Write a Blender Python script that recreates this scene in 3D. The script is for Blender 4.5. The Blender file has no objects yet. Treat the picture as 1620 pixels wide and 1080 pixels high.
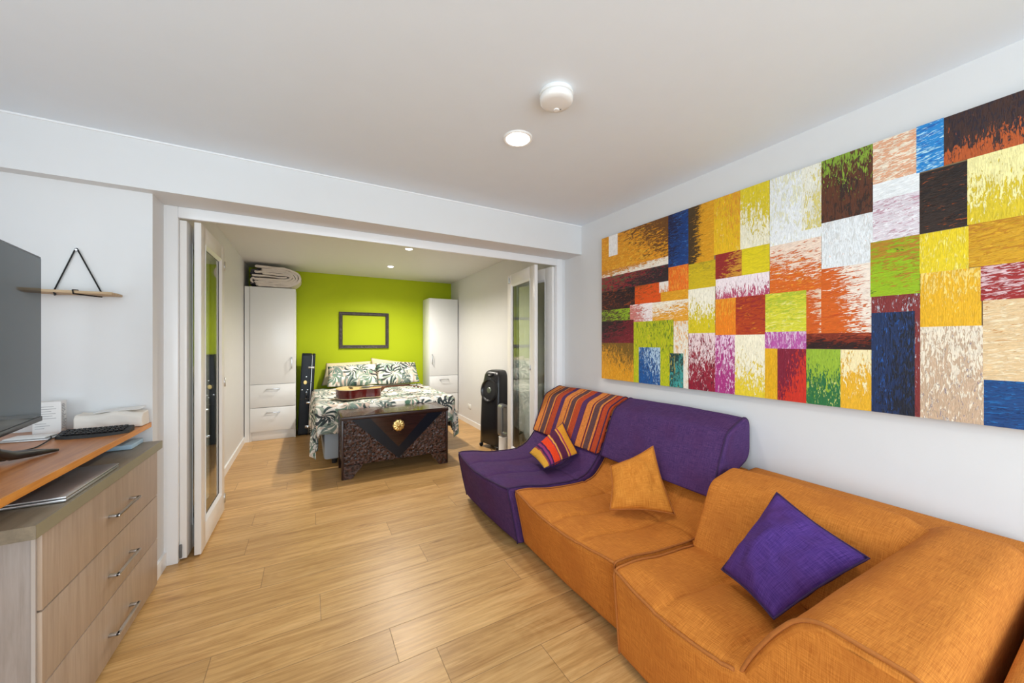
import bpy, bmesh, math, random
from mathutils import Vector, Matrix, noise as mnoise
random.seed(7)
PI = math.pi
S = bpy.context.scene
C = S.collection

# ------------------------------------------------------------------ camera
cd = bpy.data.cameras.new('camera')
cam = bpy.data.objects.new('camera', cd); C.objects.link(cam)
cam.location = (0, 0, 1.31)
cam.rotation_euler = (PI/2, 0, -math.radians(29.287))
cd.sensor_width = 36.0
cd.lens = 36.0*575/1620
cd.shift_y = 1/1620
cd.clip_start = 0.02
S.camera = cam

# ------------------------------------------------------------------ world, exposure, lights
S.view_settings.view_transform = 'Standard'
S.view_settings.look = 'None'
S.view_settings.gamma = 1.0
S.view_settings.exposure = -0.12
S.view_settings.use_curve_mapping = False
S.cycles.use_denoising = True
S.cycles.max_bounces = 10
S.cycles.diffuse_bounces = 6
S.cycles.sample_clamp_indirect = 6.0
S.cycles.caustics_reflective = False
S.cycles.caustics_refractive = False
w = bpy.data.worlds.new('world'); S.world = w; w.use_nodes = True
w.node_tree.nodes['Background'].inputs[0].default_value = (0.75, 0.86, 1.0, 1)
w.node_tree.nodes['Background'].inputs[1].default_value = 1.2

def area(name, loc, rot, sx, sy, power, col):
    l = bpy.data.lights.new(name, 'AREA'); l.shape = 'RECTANGLE'
    l.size = sx; l.size_y = sy; l.energy = power; l.color = col
    o = bpy.data.objects.new(name, l); C.objects.link(o)
    o.location = loc; o.rotation_euler = rot
    return o
# daylight entering through the wide window behind the camera
area('window_daylight', (0.35, -1.93, 1.30), (PI/2, 0, 0), 3.2, 2.0, 118, (0.80, 0.915, 1.0))
# daylight entering through the window in the side wall of the living room
area('side_window_daylight', (-1.93, 0.0, 1.35), (PI/2, 0, -PI/2), 2.2, 1.6, 46, (0.80, 0.915, 1.0))

SPOT_W = {'front': 30, 'bed': 132}
def spot(x, y, z, power, col=(1.0, 0.93, 0.83)):
    l = bpy.data.lights.new('downlight_lamp', 'SPOT')
    l.energy = power; l.color = col; l.spot_size = math.radians(156); l.spot_blend = 0.75
    l.shadow_soft_size = 0.045
    o = bpy.data.objects.new('downlight_lamp', l); C.objects.link(o)
    o.location = (x, y, z)
    return o

# ------------------------------------------------------------------ node helpers
def hexc(r, g, b, a=1.0):
    f = lambda c: (c/255/12.92) if c/255 <= .04045 else ((c/255+.055)/1.055)**2.4
    return (f(r), f(g), f(b), a)

class NT:
    def __init__(s, name):
        m = bpy.data.materials.new(name); m.use_nodes = True
        s.m = m; s.t = m.node_tree; s.n = s.t.nodes; s.l = s.t.links
        s.b = s.n['Principled BSDF']
    def node(s, t, **k):
        x = s.n.new(t)
        for a, v in k.items(): setattr(x, a, v)
        return x
    def put(s, sock, v):
        if v is None: return
        if isinstance(v, bpy.types.NodeSocket): s.l.new(v, sock)
        else: sock.default_value = v
    def math(s, op, a, b=None, c=None, clamp=False):
        x = s.node('ShaderNodeMath', operation=op, use_clamp=clamp)
        s.put(x.inputs[0], a); s.put(x.inputs[1], b); s.put(x.inputs[2], c)
        return x.outputs[0]
    def mix(s, f, a, b, blend='MIX'):
        x = s.node('ShaderNodeMix', data_type='RGBA', blend_type=blend)
        s.put(x.inputs[0], f); s.put(x.inputs[6], a); s.put(x.inputs[7], b)
        return x.outputs[2]
    def co(s, kind='Object'):
        return s.node('ShaderNodeTexCoord').outputs[kind]
    def mapv(s, v, sc=(1,1,1), loc=(0,0,0), rot=(0,0,0)):
        x = s.node('ShaderNodeMapping'); s.l.new(v, x.inputs[0])
        x.inputs[1].default_value = loc; x.inputs[2].default_value = rot; x.inputs[3].default_value = sc
        return x.outputs[0]
    def noise(s, v, scale=5, detail=3, rough=.5, dist=0, out=0):
        x = s.node('ShaderNodeTexNoise'); s.put(x.inputs['Vector'], v)
        x.inputs['Scale'].default_value = scale; x.inputs['Detail'].default_value = detail
        x.inputs['Roughness'].default_value = rough; x.inputs['Distortion'].default_value = dist
        return x.outputs[out]
    def ramp(s, f, stops, interp='LINEAR'):
        x = s.node('ShaderNodeValToRGB'); x.color_ramp.interpolation = interp
        e = x.color_ramp.elements
        while len(e) > 1: e.remove(e[-1])
        e[0].position = stops[0][0]; e[0].color = stops[0][1]
        for p, c in stops[1:]:
            q = e.new(p); q.color = c
        s.put(x.inputs[0], f)
        return x.outputs[0]
    def step(s, v, lo, hi):
        x = s.node('ShaderNodeMapRange', interpolation_type='SMOOTHSTEP')
        s.put(x.inputs[0], v); s.put(x.inputs[1], lo); s.put(x.inputs[2], hi)
        return x.outputs[0]
    def sep(s, v):
        x = s.node('ShaderNodeSeparateXYZ'); s.l.new(v, x.inputs[0]); return x.outputs
    def comb(s, a=0, b=0, c=0):
        x = s.node('ShaderNodeCombineXYZ')
        s.put(x.inputs[0], a); s.put(x.inputs[1], b); s.put(x.inputs[2], c); return x.outputs[0]
    def attr(s, name):
        return s.node('ShaderNodeAttribute', attribute_name=name)
    def bump(s, h, strength=.3, dist=.01):
        x = s.node('ShaderNodeBump'); x.inputs['Strength'].default_value = strength
        x.inputs['Distance'].default_value = dist; s.l.new(h, x.inputs['Height'])
        s.l.new(x.outputs[0], s.b.inputs['Normal'])
    def fin(s, col=None, rough=.5, metal=0, spec=None, coat=None):
        s.put(s.b.inputs['Base Color'], col); s.put(s.b.inputs['Roughness'], rough)
        s.put(s.b.inputs['Metallic'], metal)
        if spec is not None: s.put(s.b.inputs['Specular IOR Level'], spec)
        if coat is not None:
            s.put(s.b.inputs['Coat Weight'], coat); s.b.inputs['Coat Roughness'].default_value = .12
        return s.m

def plain(name, col, rough=.5, metal=0, vary=.04, scale=8, bump=0, bscale=60, **k):
    t = NT(name); v = t.co()
    n = t.noise(v, scale, 3)
    c2 = tuple(min(1, c*(1+vary*2)) for c in col[:3])+(1,)
    c1 = tuple(c*(1-vary*2) for c in col[:3])+(1,)
    m = t.fin(t.mix(n, c1, c2), rough, metal, **k)
    if bump: t.bump(t.noise(v, bscale, 4), bump, .004)
    return m

def wood(name, c_dark, c_light, axis=0, sc=1.0, rough=.35, bump=.15):
    t = NT(name); v = t.co()
    s3 = [28*sc]*3; s3[axis] = 2.2*sc
    g = t.noise(t.mapv(v, tuple(s3)), 1, 6, .6, .6)
    s4 = [140*sc]*3; s4[axis] = 6*sc
    g2 = t.noise(t.mapv(v, tuple(s4)), 1, 3, .6)
    f = t.math('ADD', t.math('MULTIPLY', g, .75), t.math('MULTIPLY', g2, .25))
    c = t.ramp(f, [(.33, c_dark), (.66, c_light)])
    t.bump(g2, bump, .002)
    return t.fin(c, rough)

def linen(name, dark, light, wear=None):
    """woven fabric: warp and weft threads laid along the UV (metres)"""
    t = NT(name); uv = t.co('UV')
    a = t.noise(t.mapv(uv, (400, 17, 1)), 1, 3, .65)
    b = t.noise(t.mapv(uv, (17, 400, 1)), 1, 3, .65)
    f = t.math('ADD', t.math('MULTIPLY', a, .5), t.math('MULTIPLY', b, .5))
    big = t.noise(uv, 5, 3)
    c = t.ramp(f, [(.38, dark), (.62, light)])
    if wear: c = t.mix(t.math('MULTIPLY', t.step(big, .42, .72), .55), c, wear)
    wr = t.noise(t.mapv(uv, (26, 5, 1)), 1, 3, .55, .8)
    h = t.math('ADD', t.math('MULTIPLY', f, .35), t.math('MULTIPLY', wr, 1.0))
    t.bump(h, .35, .006)
    return t.fin(c, .88, spec=.25)

def stripes(name, stops, axis=0, total=1.0, u=True):
    """woven cloth with stripes; stops = [(width, colour)] across UV"""
    t = NT(name); uv = t.co('UV'); x = t.sep(uv)[axis]
    f = t.math('FRACT', t.math('DIVIDE', x, total))
    W = sum(a for a, _ in stops); acc = 0; st = []
    for a, col in stops: st.append((acc/W, col)); acc += a
    c = t.ramp(f, st[:32], 'CONSTANT')
    k = 1.0
    a = t.noise(t.mapv(uv, (400, 30, 1)), 1, 2, .6)
    b = t.noise(t.mapv(uv, (30, 400, 1)), 1, 2, .6)
    g = t.math('ADD', t.math('MULTIPLY', a, .5), t.math('MULTIPLY', b, .5))
    v = t.ramp(g, [(.35, (.6, .6, .6, 1)), (.65, (1.35, 1.35, 1.35, 1))])
    c = t.mix(1.0, c, v, 'MULTIPLY')
    t.bump(g, .3, .004)
    return t.fin(c, .9, spec=.2)

# ------------------------------------------------------------------ materials
M = {}
M['wall'] = plain('white_wall_paint', (.715, .725, .73, 1), .55, vary=.008, bump=.04, bscale=180)
M['wall_warm'] = plain('white_bedroom_paint', (.71, .705, .70, 1), .55, vary=.008, bump=.04, bscale=180)
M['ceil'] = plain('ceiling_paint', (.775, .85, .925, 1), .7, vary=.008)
M['trim'] = plain('white_gloss_trim', (.84, .85, .86, 1), .3, vary=.005)
M['door'] = plain('white_door_paint', (.82, .80, .77, 1), .28, vary=.006)
t = NT('lime_green_paint'); M['green'] = t.fin(t.mix(t.noise(t.co(), 3, 3), (.425, .52, .012, 1), (.45, .545, .014, 1)), .6, spec=.15); t.bump(t.noise(t.co(), 180, 3), .05, .003)
M['lacquer'] = plain('white_lacquer', (.80, .81, .81, 1), .3, vary=.004)
M['gap'] = plain('shadow_gap_grey', (.30, .31, .32, 1), .6, vary=.01)
M['steel'] = plain('brushed_steel', (.55, .55, .56, 1), .28, 1, vary=.02)
M['chrome'] = plain('chrome', (.8, .8, .8, 1), .12, 1, vary=.01)
M['black'] = plain('black_plastic', (.012, .012, .014, 1), .32, vary=.1)
M['blackmat'] = plain('matt_black_plastic', (.014, .014, .015, 1), .55, vary=.1)
M['whiteplastic'] = plain('white_plastic', (.82, .82, .80, 1), .35, vary=.005)
M['brass'] = plain('aged_brass', (.72, .52, .20, 1), .32, 1, vary=.08, scale=60, bump=.5, bscale=120)
t = NT('clear_door_glass')
t.b.inputs['Transmission Weight'].default_value = 1.0; t.b.inputs['IOR'].default_value = 1.45
M['glass'] = t.fin((.88, .93, .89, 1), .02)

# floor: one shader, plank tone from a per-plank attribute
t = NT('oak_laminate_floor'); v = t.co(); a = t.attr('plank'); rr = t.sep(a.outputs['Vector'])
off = t.comb(t.math('MULTIPLY', rr[0], 37), t.math('MULTIPLY', rr[1], 53), 0)
va = t.node('ShaderNodeVectorMath', operation='ADD'); t.l.new(v, va.inputs[0]); t.l.new(off, va.inputs[1]); vv = va.outputs[0]
g = t.noise(t.mapv(vv, (1.6, 22, 1)), 1, 6, .6, .9)
fine = t.noise(t.mapv(vv, (7, 190, 1)), 1, 3, .6)
ring = t.noise(t.mapv(vv, (.9, 5.5, 1)), 1, 2, .5, 1.5)
cath = t.math('SINE', t.math('MULTIPLY', ring, 75))
f = t.math('ADD', t.math('ADD', t.math('MULTIPLY', g, .62), t.math('MULTIPLY', fine, .30)), t.math('MULTIPLY', cath, .022))
c = t.ramp(f, [(.28, (.39, .205, .068, 1)), (.47, (.56, .33, .125, 1)), (.68, (.68, .44, .20, 1))])
tone = t.ramp(rr[0], [(0, (.88, .86, .84, 1)), (.5, (1, 1, 1, 1)), (1, (1.10, 1.11, 1.12, 1))])
c = t.mix(1.0, c, tone, 'MULTIPLY')
knot = t.node('ShaderNodeTexVoronoi'); t.l.new(t.mapv(vv, (1.3, 5.5, 1)), knot.inputs['Vector']); knot.inputs['Scale'].default_value = 1
kf = t.step(knot.outputs['Distance'], .085, .02)
c = t.mix(t.math('MULTIPLY', kf, .55), c, (.22, .10, .035, 1))
uv = t.sep(t.co('UV'))
ex = t.math('MINIMUM', uv[0], t.math('SUBTRACT', rr[2], uv[0]))
ey = t.math('MINIMUM', uv[1], t.math('SUBTRACT', .206, uv[1]))
edge = t.step(t.math('MINIMUM', ex, ey), .0022, .0008)
c = t.mix(t.math('MULTIPLY', edge, .6), c, (.12, .065, .03, 1))
mid = t.noise(t.mapv(vv, (4, 70, 1)), 1, 4, .65, .5)
c = t.mix(1.0, c, t.ramp(mid, [(.32, (.84, .82, .78, 1)), (.62, (1.06, 1.07, 1.09, 1))]), 'MULTIPLY')
h = t.math('SUBTRACT', t.math('MULTIPLY', fine, .2), edge)
t.bump(h, .25, .002)
M['floor'] = t.fin(c, t.math('ADD', .27, t.math('MULTIPLY', fine, .16)), spec=.38)

ORD, ORL = (.40, .115, .013, 1), (.68, .255, .042, 1)
M['orange'] = linen('orange_linen', ORD, ORL, (.44, .135, .02, 1))
M['orange2'] = linen('orange_pillow_linen', (.46, .145, .013, 1), (.72, .29, .045, 1))
M['purple'] = linen('purple_linen', (.034, .014, .085, 1), (.112, .047, .155, 1), (.075, .022, .090, 1))
M['violet'] = linen('violet_linen', (.038, .014, .13, 1), (.11, .048, .26, 1), (.075, .022, .12, 1))
M['orangepipe'] = plain('orange_piping', (.40, .13, .022, 1), .9, vary=.1, scale=80)
M['purplepipe'] = plain('purple_piping', (.035, .012, .06, 1), .9, vary=.1, scale=80)
R_, O_, G_, P_, D_ = (.46, .065, .022, 1), (.66, .22, .05, 1), (.115, .055, .06, 1), (.09, .032, .11, 1), (.13, .015, .04, 1)
M['stripe'] = stripes('striped_cloth', [(.062, R_), (.010, D_), (.020, O_), (.050, G_), (.014, O_), (.010, D_), (.060, O_), (.008, D_), (.050, P_),
      (.062, R_), (.010, O_), (.050, G_), (.018, O_), (.008, D_), (.064, O_), (.046, P_), (.062, R_), (.010, D_), (.018, O_), (.060, G_), (.018, O_), (.012, D_), (.078, O_)], 1, .85)
M['stripe2'] = stripes('striped_cushion_cloth', [(.14, (.68, .34, .04, 1)), (.03, (.30, .05, .07, 1)), (.045, (.06, .015, .09, 1)), (.05, (.28, .04, .16, 1)), (.04, (.07, .015, .08, 1)),
      (.17, (.80, .06, .015, 1)), (.03, (.32, .04, .08, 1)), (.035, (.74, .36, .07, 1)), (.02, (.20, .03, .05, 1)), (.16, (.10, .018, .055, 1)), (.04, (.76, .34, .07, 1)), (.04, (.34, .03, .09, 1)), (.18, (.74, .32, .03, 1)), (.03, (.22, .02, .09, 1))], 0, 1.0)

# leafy bedding print: one leaf per cell, blades radiate from the leaf's root
def palm(name):
    t = NT(name); uv = t.co('UV')
    ds = t.noise(uv, 3.2, 2, .5, 0, 1)
    dv = t.node('ShaderNodeVectorMath', operation='MULTIPLY_ADD'); t.l.new(ds, dv.inputs[0]); dv.inputs[1].default_value = (.12, .12, 0); t.l.new(uv, dv.inputs[2])
    base = dv.outputs[0]
    col = (.86, .84, .78, 1)
    cur = t.mix(t.step(t.noise(base, 7, 2), .52, .60), col, (.70, .58, .49, 1))
    def layer(cur, scale, off, blades, cover, dark, mid, rmin, rmax):
        p = t.mapv(base, (scale, scale, 1), off)
        vo = t.node('ShaderNodeTexVoronoi', voronoi_dimensions='2D'); t.l.new(p, vo.inputs['Vector']); vo.inputs['Scale'].default_value = 1
        sub = t.node('ShaderNodeVectorMath', operation='SUBTRACT'); t.l.new(p, sub.inputs[0]); t.l.new(vo.outputs['Position'], sub.inputs[1])
        x = t.sep(sub.outputs[0]); rc = t.sep(vo.outputs['Color'])
        ang = t.math('ARCTAN2', x[1], x[0])
        rot = t.math('MULTIPLY', rc[0], 6.283)
        rel = t.math('SUBTRACT', t.math('FLOORED_MODULO', t.math('ADD', ang, rot), 6.283), 3.1416)
        d = vo.outputs['Distance']
        curve = t.math('MULTIPLY', d, 1.5)
        bl = t.math('SINE', t.math('MULTIPLY', t.math('ADD', rel, curve), blades))
        taper = t.math('MULTIPLY', t.math('SUBTRACT', d, .35), 1.6)
        mk = t.step(t.math('SUBTRACT', bl, taper), -.12, .10)
        inside = t.step(t.math('ABSOLUTE', rel), cover, cover-.15)
        rad = t.math('MULTIPLY', t.step(d, rmin, rmin+.05), t.step(d, rmax, rmax-.1))
        mk = t.math('MULTIPLY', t.math('MULTIPLY', mk, inside), rad)
        cc = t.mix(t.step(rc[1], .45, .5), dark, mid)
        return t.mix(mk, cur, cc)
    cur = layer(cur, 3.6, (3.1, 1.7, 0), 7, 2.6, (.36, .42, .35, 1), (.66, .52, .45, 1), .05, .66)
    cur = layer(cur, 4.4, (0, 0, 0), 9, 2.3, (.055, .085, .085, 1), (.17, .27, .21, 1), .03, .62)
    cur = layer(cur, 3.0, (7.3, 5.1, 0), 2, .9, (.10, .20, .14, 1), (.20, .32, .24, 1), .05, .30)
    cur = layer(cur, 3.3, (11.7, 9.4, 0), 11, 1.9, (.05, .06, .065, 1), (.20, .26, .24, 1), .03, .70)
    t.bump(t.noise(uv, 9, 4, .55, .6), .5, .02)
    return t.fin(cur, .85, spec=.2)
M['palm'] = palm('palm_leaf_print')
M['cream'] = plain('cream_cotton', (.74, .64, .44, 1), .85, vary=.03, bump=.3, bscale=12)
M['bedblue'] = plain('grey_blue_divan_cloth', (.40, .46, .52, 1), .85, vary=.02, bump=.15, bscale=300)
M['mattress'] = plain('white_mattress_cloth', (.72, .72, .70, 1), .8, vary=.02)
M['duvet'] = plain('off_white_cotton', (.70, .63, .57, 1), .85, vary=.05, bump=.5, bscale=24)
M['darkknit'] = plain('charcoal_knit', (.055, .052, .06, 1), .9, vary=.2, scale=60)

# carved chest
t = NT('carved_camphor_wood'); v = t.co()
vo = t.node('ShaderNodeTexVoronoi', feature='SMOOTH_F1'); t.l.new(t.mapv(v, (1, 1, 1)), vo.inputs['Vector']); vo.inputs['Scale'].default_value = 42
wv = t.noise(v, 60, 4, .6, 1.2)
hh = t.math('ADD', vo.outputs['Distance'], t.math('MULTIPLY', wv, .6))
c = t.ramp(hh, [(.25, (.006, .002, .0015, 1)), (.55, (.026, .009, .006, 1)), (.9, (.09, .034, .021, 1))])
t.bump(hh, 1.0, .02)
M['carved'] = t.fin(c, .27, coat=.3)
M['polished'] = wood('polished_dark_wood', (.018, .008, .006, 1), (.042, .017, .012, 1), 0, 1, .14, .04)
M['ebony'] = plain('blackened_wood', (.006, .008, .014, 1), .25, vary=.1, spec=.3)
M['chestdark'] = plain('dark_stained_wood', (.03, .010, .007, 1), .3, vary=.15)
M['deskwood'] = wood('orange_stained_timber', (.36, .115, .025, 1), (.60, .24, .065, 1), 1, 1.2, .32)
M['deskedge'] = wood('orange_timber_edge', (.56, .20, .03, 1), (.82, .36, .07, 1), 1, 1.5, .35)
M['shelfwood'] = wood('pale_pine', (.42, .29, .16, 1), (.60, .45, .28, 1), 0, 1.2, .6)
M['drawer'] = wood('taupe_oak_laminate', (.36, .265, .19, 1), (.47, .36, .27, 1), 2, 1.4, .4, .05)
M['drawerside'] = wood('grey_oak_laminate', (.25, .205, .175, 1), (.36, .305, .27, 1), 2, 1.4, .45, .05)
M['dressertop'] = wood('olive_brown_laminate', (.17, .14, .10, 1), (.26, .215, .15, 1), 1, 1.2, .35, .05)
M['dresseredge'] = plain('olive_grey_edging', (.30, .275, .185, 1), .4, vary=.04)
M['stripedge'] = plain('pale_grey_edging', (.44, .39, .35, 1), .4)
M['frame'] = plain('dark_weathered_frame', (.055, .045, .05, 1), .5, vary=.4, scale=60, bump=.8, bscale=90)
M['screen'] = plain('dark_lcd_screen', (.016, .034, .044, 1), .06, vary=.02, spec=.35)
M['silver'] = plain('silver_aluminium', (.50, .50, .50, 1), .3, .8, vary=.02)
M['guitartop'] = wood('spruce_guitar_top', (.66, .40, .13, 1), (.80, .54, .22, 1), 0, 3, .18, .02)
M['guitarside'] = wood('cherry_red_guitar_side', (.07, .006, .006, 1), (.12, .012, .010, 1), 0, 2, .12, .02)
M['binding'] = plain('cream_binding', (.75, .66, .42, 1), .3)
M['neckwood'] = wood('mahogany_neck', (.14, .045, .018, 1), (.22, .08, .03, 1), 0, 2, .25)
M['tolex'] = plain('black_case_vinyl', (.006, .009, .015, 1), .38, vary=.15, scale=40, bump=.1, bscale=300, spec=.3)
M['rope'] = plain('black_cord', (.008, .008, .008, 1), .8)
M['paper'] = plain('white_paper', (.80, .80, .79, 1), .7, vary=.01)
M['cardboard'] = plain('cream_packaging', (.76, .72, .66, 1), .6, vary=.02)
M['ink'] = plain('grey_ink', (.35, .35, .36, 1), .7)
M['bluepaper'] = plain('light_blue_card', (.42, .60, .74, 1), .6)
M['leaf'] = plain('dark_green_leaves', (.02, .04, .02, 1), .5, vary=.3)
M['stoneware'] = plain('beige_stoneware', (.50, .46, .38, 1), .4, vary=.05)
M['socketgrey'] = plain('socket_dark_grey', (.12, .12, .12, 1), .5)  # one dark grey for socket slots, pivot hinge and alarm indicator
t = NT('lit_lamp_lens'); t.b.inputs['Emission Color'].default_value = (1, .97, .92, 1); t.b.inputs['Emission Strength'].default_value = 14
M['lens'] = t.fin((1, 1, 1, 1), .5)

# ------------------------------------------------------------------ geometry helpers
def link(name, me, mats, parent=None, smooth=False):
    o = bpy.data.objects.new(name, me); C.objects.link(o)
    for m in (mats if isinstance(mats, (list, tuple)) else [mats]): me.materials.append(m)
    if parent is not None: o.parent = parent
    if smooth is True:
        for p in me.polygons: p.use_smooth = True
    elif smooth:
        for p in me.polygons: p.use_smooth = True
        me.set_sharp_from_angle(angle=math.radians(smooth))
    return o
def from_bm(name, bm, mats, parent=None, smooth=False):
    me = bpy.data.meshes.new(name); bm.normal_update(); bm.to_mesh(me); bm.free()
    return link(name, me, mats, parent, smooth)
def thing(name, label, cat, loc=(0, 0, 0), rz=0, group=None):
    o = bpy.data.objects.new(name, None); C.objects.link(o); o.empty_display_size = .1
    o.location = loc; o.rotation_euler = (0, 0, rz); o['label'] = label; o['category'] = cat
    if group: o['group'] = group
    return o
def tag(o, label, cat, group=None):
    o['label'] = label; o['category'] = cat
    if group: o['group'] = group
    return o
def struct(o): o['kind'] = 'structure'; return o

def add_box(bm, lo, hi, bev=0, mat=0, rot=None, seg=2):
    r = bmesh.ops.create_cube(bm, size=1)
    vs = r['verts']
    c = [(a+b)/2 for a, b in zip(lo, hi)]; s = [abs(b-a) for a, b in zip(lo, hi)]
    for v in vs:
        v.co = Vector((v.co.x*s[0], v.co.y*s[1], v.co.z*s[2]))
    fs = list({f for v in vs for f in v.link_faces})
    for f in fs: f.material_index = mat
    if bev:
        es = list({e for v in vs for e in v.link_edges})
        n = bmesh.ops.bevel(bm, geom=es, offset=min(bev, min(s)*.45), segments=seg, affect='EDGES', profile=.5)
        vs = list({v for f in n['faces'] for v in f.verts} | {v for v in vs if v.is_valid})
        for f in n['faces']: f.material_index = mat
    for v in vs:
        p = v.co.copy()
        if rot is not None: p = rot @ p
        v.co = p+Vector(c)
    return vs
def box(name, lo, hi, mat, parent=None, bev=0, rot=None):
    bm = bmesh.new(); add_box(bm, lo, hi, bev, 0, rot)
    return from_bm(name, bm, mat, parent, 35 if bev else False)

def add_tube(bm, pts, r, n=8, closed=False, mat=0, cap=True):
    pts = [Vector(p) for p in pts]; N = len(pts); rings = []
    rs = r if isinstance(r, (list, tuple)) else [r]*N
    up = Vector((0, 0, 1)); prev = None
    for i, p in enumerate(pts):
        if closed: d = pts[(i+1) % N]-pts[i-1]
        else: d = pts[min(i+1, N-1)]-pts[max(i-1, 0)]
        d.normalize()
        if prev is None:
            a = up if abs(d.z) < .9 else Vector((1, 0, 0))
            x = d.cross(a).normalized()
        else:
            x = (prev-d*prev.dot(d)).normalized()
        prev = x; y = d.cross(x)
        rings.append([bm.verts.new(p+(x*math.cos(2*PI*k/n)+y*math.sin(2*PI*k/n))*rs[i]) for k in range(n)])
    for i in range(N if closed else N-1):
        a, b = rings[i], rings[(i+1) % N]
        for k in range(n):
            f = bm.faces.new((a[k], a[(k+1) % n], b[(k+1) % n], b[k])); f.material_index = mat; f.smooth = True
    if not closed and cap:
        bm.faces.new(rings[0][::-1]).material_index = mat; bm.faces.new(rings[-1]).material_index = mat
def tube(name, pts, r, mat, parent=None, n=8, closed=False):
    bm = bmesh.new(); add_tube(bm, pts, r, n, closed); 
    bmesh.ops.recalc_face_normals(bm, faces=bm.faces)
    return from_bm(name, bm, mat, parent)

def add_lathe(bm, prof, c=(0, 0, 0), n=32, sx=1, sy=1, mat=0, axis='Z'):
    rings = []
    def pt(r, z, a):
        x, y = r*math.cos(a)*sx, r*math.sin(a)*sy
        p = {'Z': (x, y, z), 'Y': (x, z, y), 'X': (z, x, y)}[axis]
        return Vector(c)+Vector(p)
    for r, z in prof:
        if r < 1e-6: rings.append([bm.verts.new(pt(0, z, 0))])
        else: rings.append([bm.verts.new(pt(r, z, 2*PI*k/n)) for k in range(n)])
    for a, b in zip(rings, rings[1:]):
        for k in range(n):
            if len(a) == 1 and len(b) == 1: continue
            if len(a) == 1: vs = (a[0], b[k], b[(k+1) % n])
            elif len(b) == 1: vs = (a[k], a[(k+1) % n], b[0])
            else: vs = (a[k], a[(k+1) % n], b[(k+1) % n], b[k])
            f = bm.faces.new(vs); f.material_index = mat; f.smooth = True
def lathe(name, prof, mat, parent=None, c=(0, 0, 0), n=32, axis='Z', sx=1, sy=1, smooth=40):
    bm = bmesh.new(); add_lathe(bm, prof, c, n, sx, sy, 0, axis)
    bmesh.ops.recalc_face_normals(bm, faces=bm.faces)
    return from_bm(name, bm, mat, parent, smooth)

def roundpoly(pts, rad, seg=6, closed=True):
    """round the corners of a polygon"""
    out = []; n = len(pts)
    for i, p in enumerate(pts):
        r = rad[i] if isinstance(rad, (list, tuple)) else rad
        if (not closed and i in (0, n-1)) or r <= 0: out.append(tuple(p)); continue
        a = Vector(pts[i-1]).to_2d()-Vector(p).to_2d(); b = Vector(pts[(i+1) % n]).to_2d()-Vector(p).to_2d()
        q = Vector(p).to_2d(); la, lb = a.length, b.length
        d = min(r, la*.48, lb*.48); a.normalize(); b.normalize()
        s, e = q+a*d, q+b*d
        for k in range(seg+1):
            u = k/seg
            out.append(tuple(s*(1-u)**2+q*2*u*(1-u)+e*u*u))
    return out
def resample(pts, step, closed=True):
    out = []; n = len(pts)
    for i in range(n if closed else n-1):
        a, b = Vector(pts[i]), Vector(pts[(i+1) % n]); L = (b-a).length
        if L < 1e-6: continue
        k = max(1, int(math.ceil(L/step)))
        for j in range(k): out.append(tuple(a.lerp(b, j/k)))
    if not closed: out.append(tuple(pts[-1]))
    return out

def sweep(name, prof, w0, w1, mapf, mat, parent=None, r=.02, step=.03, pstep=.03, deform=None, seg=4):
    """closed outline swept along a third axis, ends rounded by r"""
    area2 = sum(prof[i-1][0]*prof[i][1]-prof[i][0]*prof[i-1][1] for i in range(len(prof)))
    if area2 < 0: prof = prof[::-1]
    P = [Vector(p) for p in resample(prof, pstep)]; n = len(P)
    nor = []
    for i in range(n):
        d = (P[(i+1) % n]-P[i-1]); d.normalize(); nor.append(Vector((-d.y, d.x)))
    st = []
    sg = 1 if w1 > w0 else -1
    for k in range(seg, 0, -1):
        ph = PI/2*k/seg; st.append((w0+sg*r*(1-math.sin(ph)), r*(1-math.cos(ph))))
    m = max(2, int(abs(w1-w0-2*sg*r)/step))
    for k in range(m+1): st.append((w0+sg*r+(w1-w0-2*sg*r)*k/m, 0))
    for k in range(1, seg+1):
        ph = PI/2*k/seg; st.append((w1-sg*r*(1-math.sin(ph)), r*(1-math.cos(ph))))
    arc = [0]
    for i in range(1, n+1): arc.append(arc[-1]+(P[i % n]-P[i-1]).length)
    bm = bmesh.new(); uvl = bm.loops.layers.uv.new('UVMap'); rows = []
    for wv, ins in st:
        row = []
        for i in range(n):
            q = P[i]+nor[i]*ins
            co = Vector(mapf(q.x, q.y, wv))
            if deform: co = Vector(deform(co, (wv-w0)/(w1-w0), arc[i]))
            row.append(bm.verts.new(co))
        rows.append(row)
    for j in range(len(rows)-1):
        for i in range(n):
            i2 = (i+1) % n
            f = bm.faces.new((rows[j][i], rows[j][i2], rows[j+1][i2], rows[j+1][i])); f.smooth = True
            for lp, (aa, ww) in zip(f.loops, ((arc[i], st[j][0]), (arc[i+1], st[j][0]), (arc[i+1], st[j+1][0]), (arc[i], st[j+1][0]))):
                lp[uvl].uv = (aa, ww-w0)
    for row, rev in ((rows[0], True), (rows[-1], False)):
        f = bm.faces.new(row[::-1] if rev else row)
        for lp in f.loops:
            k = row.index(lp.vert); lp[uvl].uv = (P[k].x, P[k].y)
        g = bmesh.ops.triangulate(bm, faces=[f])
        for x in g['faces']: x.smooth = False
    bmesh.ops.recalc_face_normals(bm, faces=bm.faces)
    return from_bm(name, bm, mat, parent)

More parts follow.
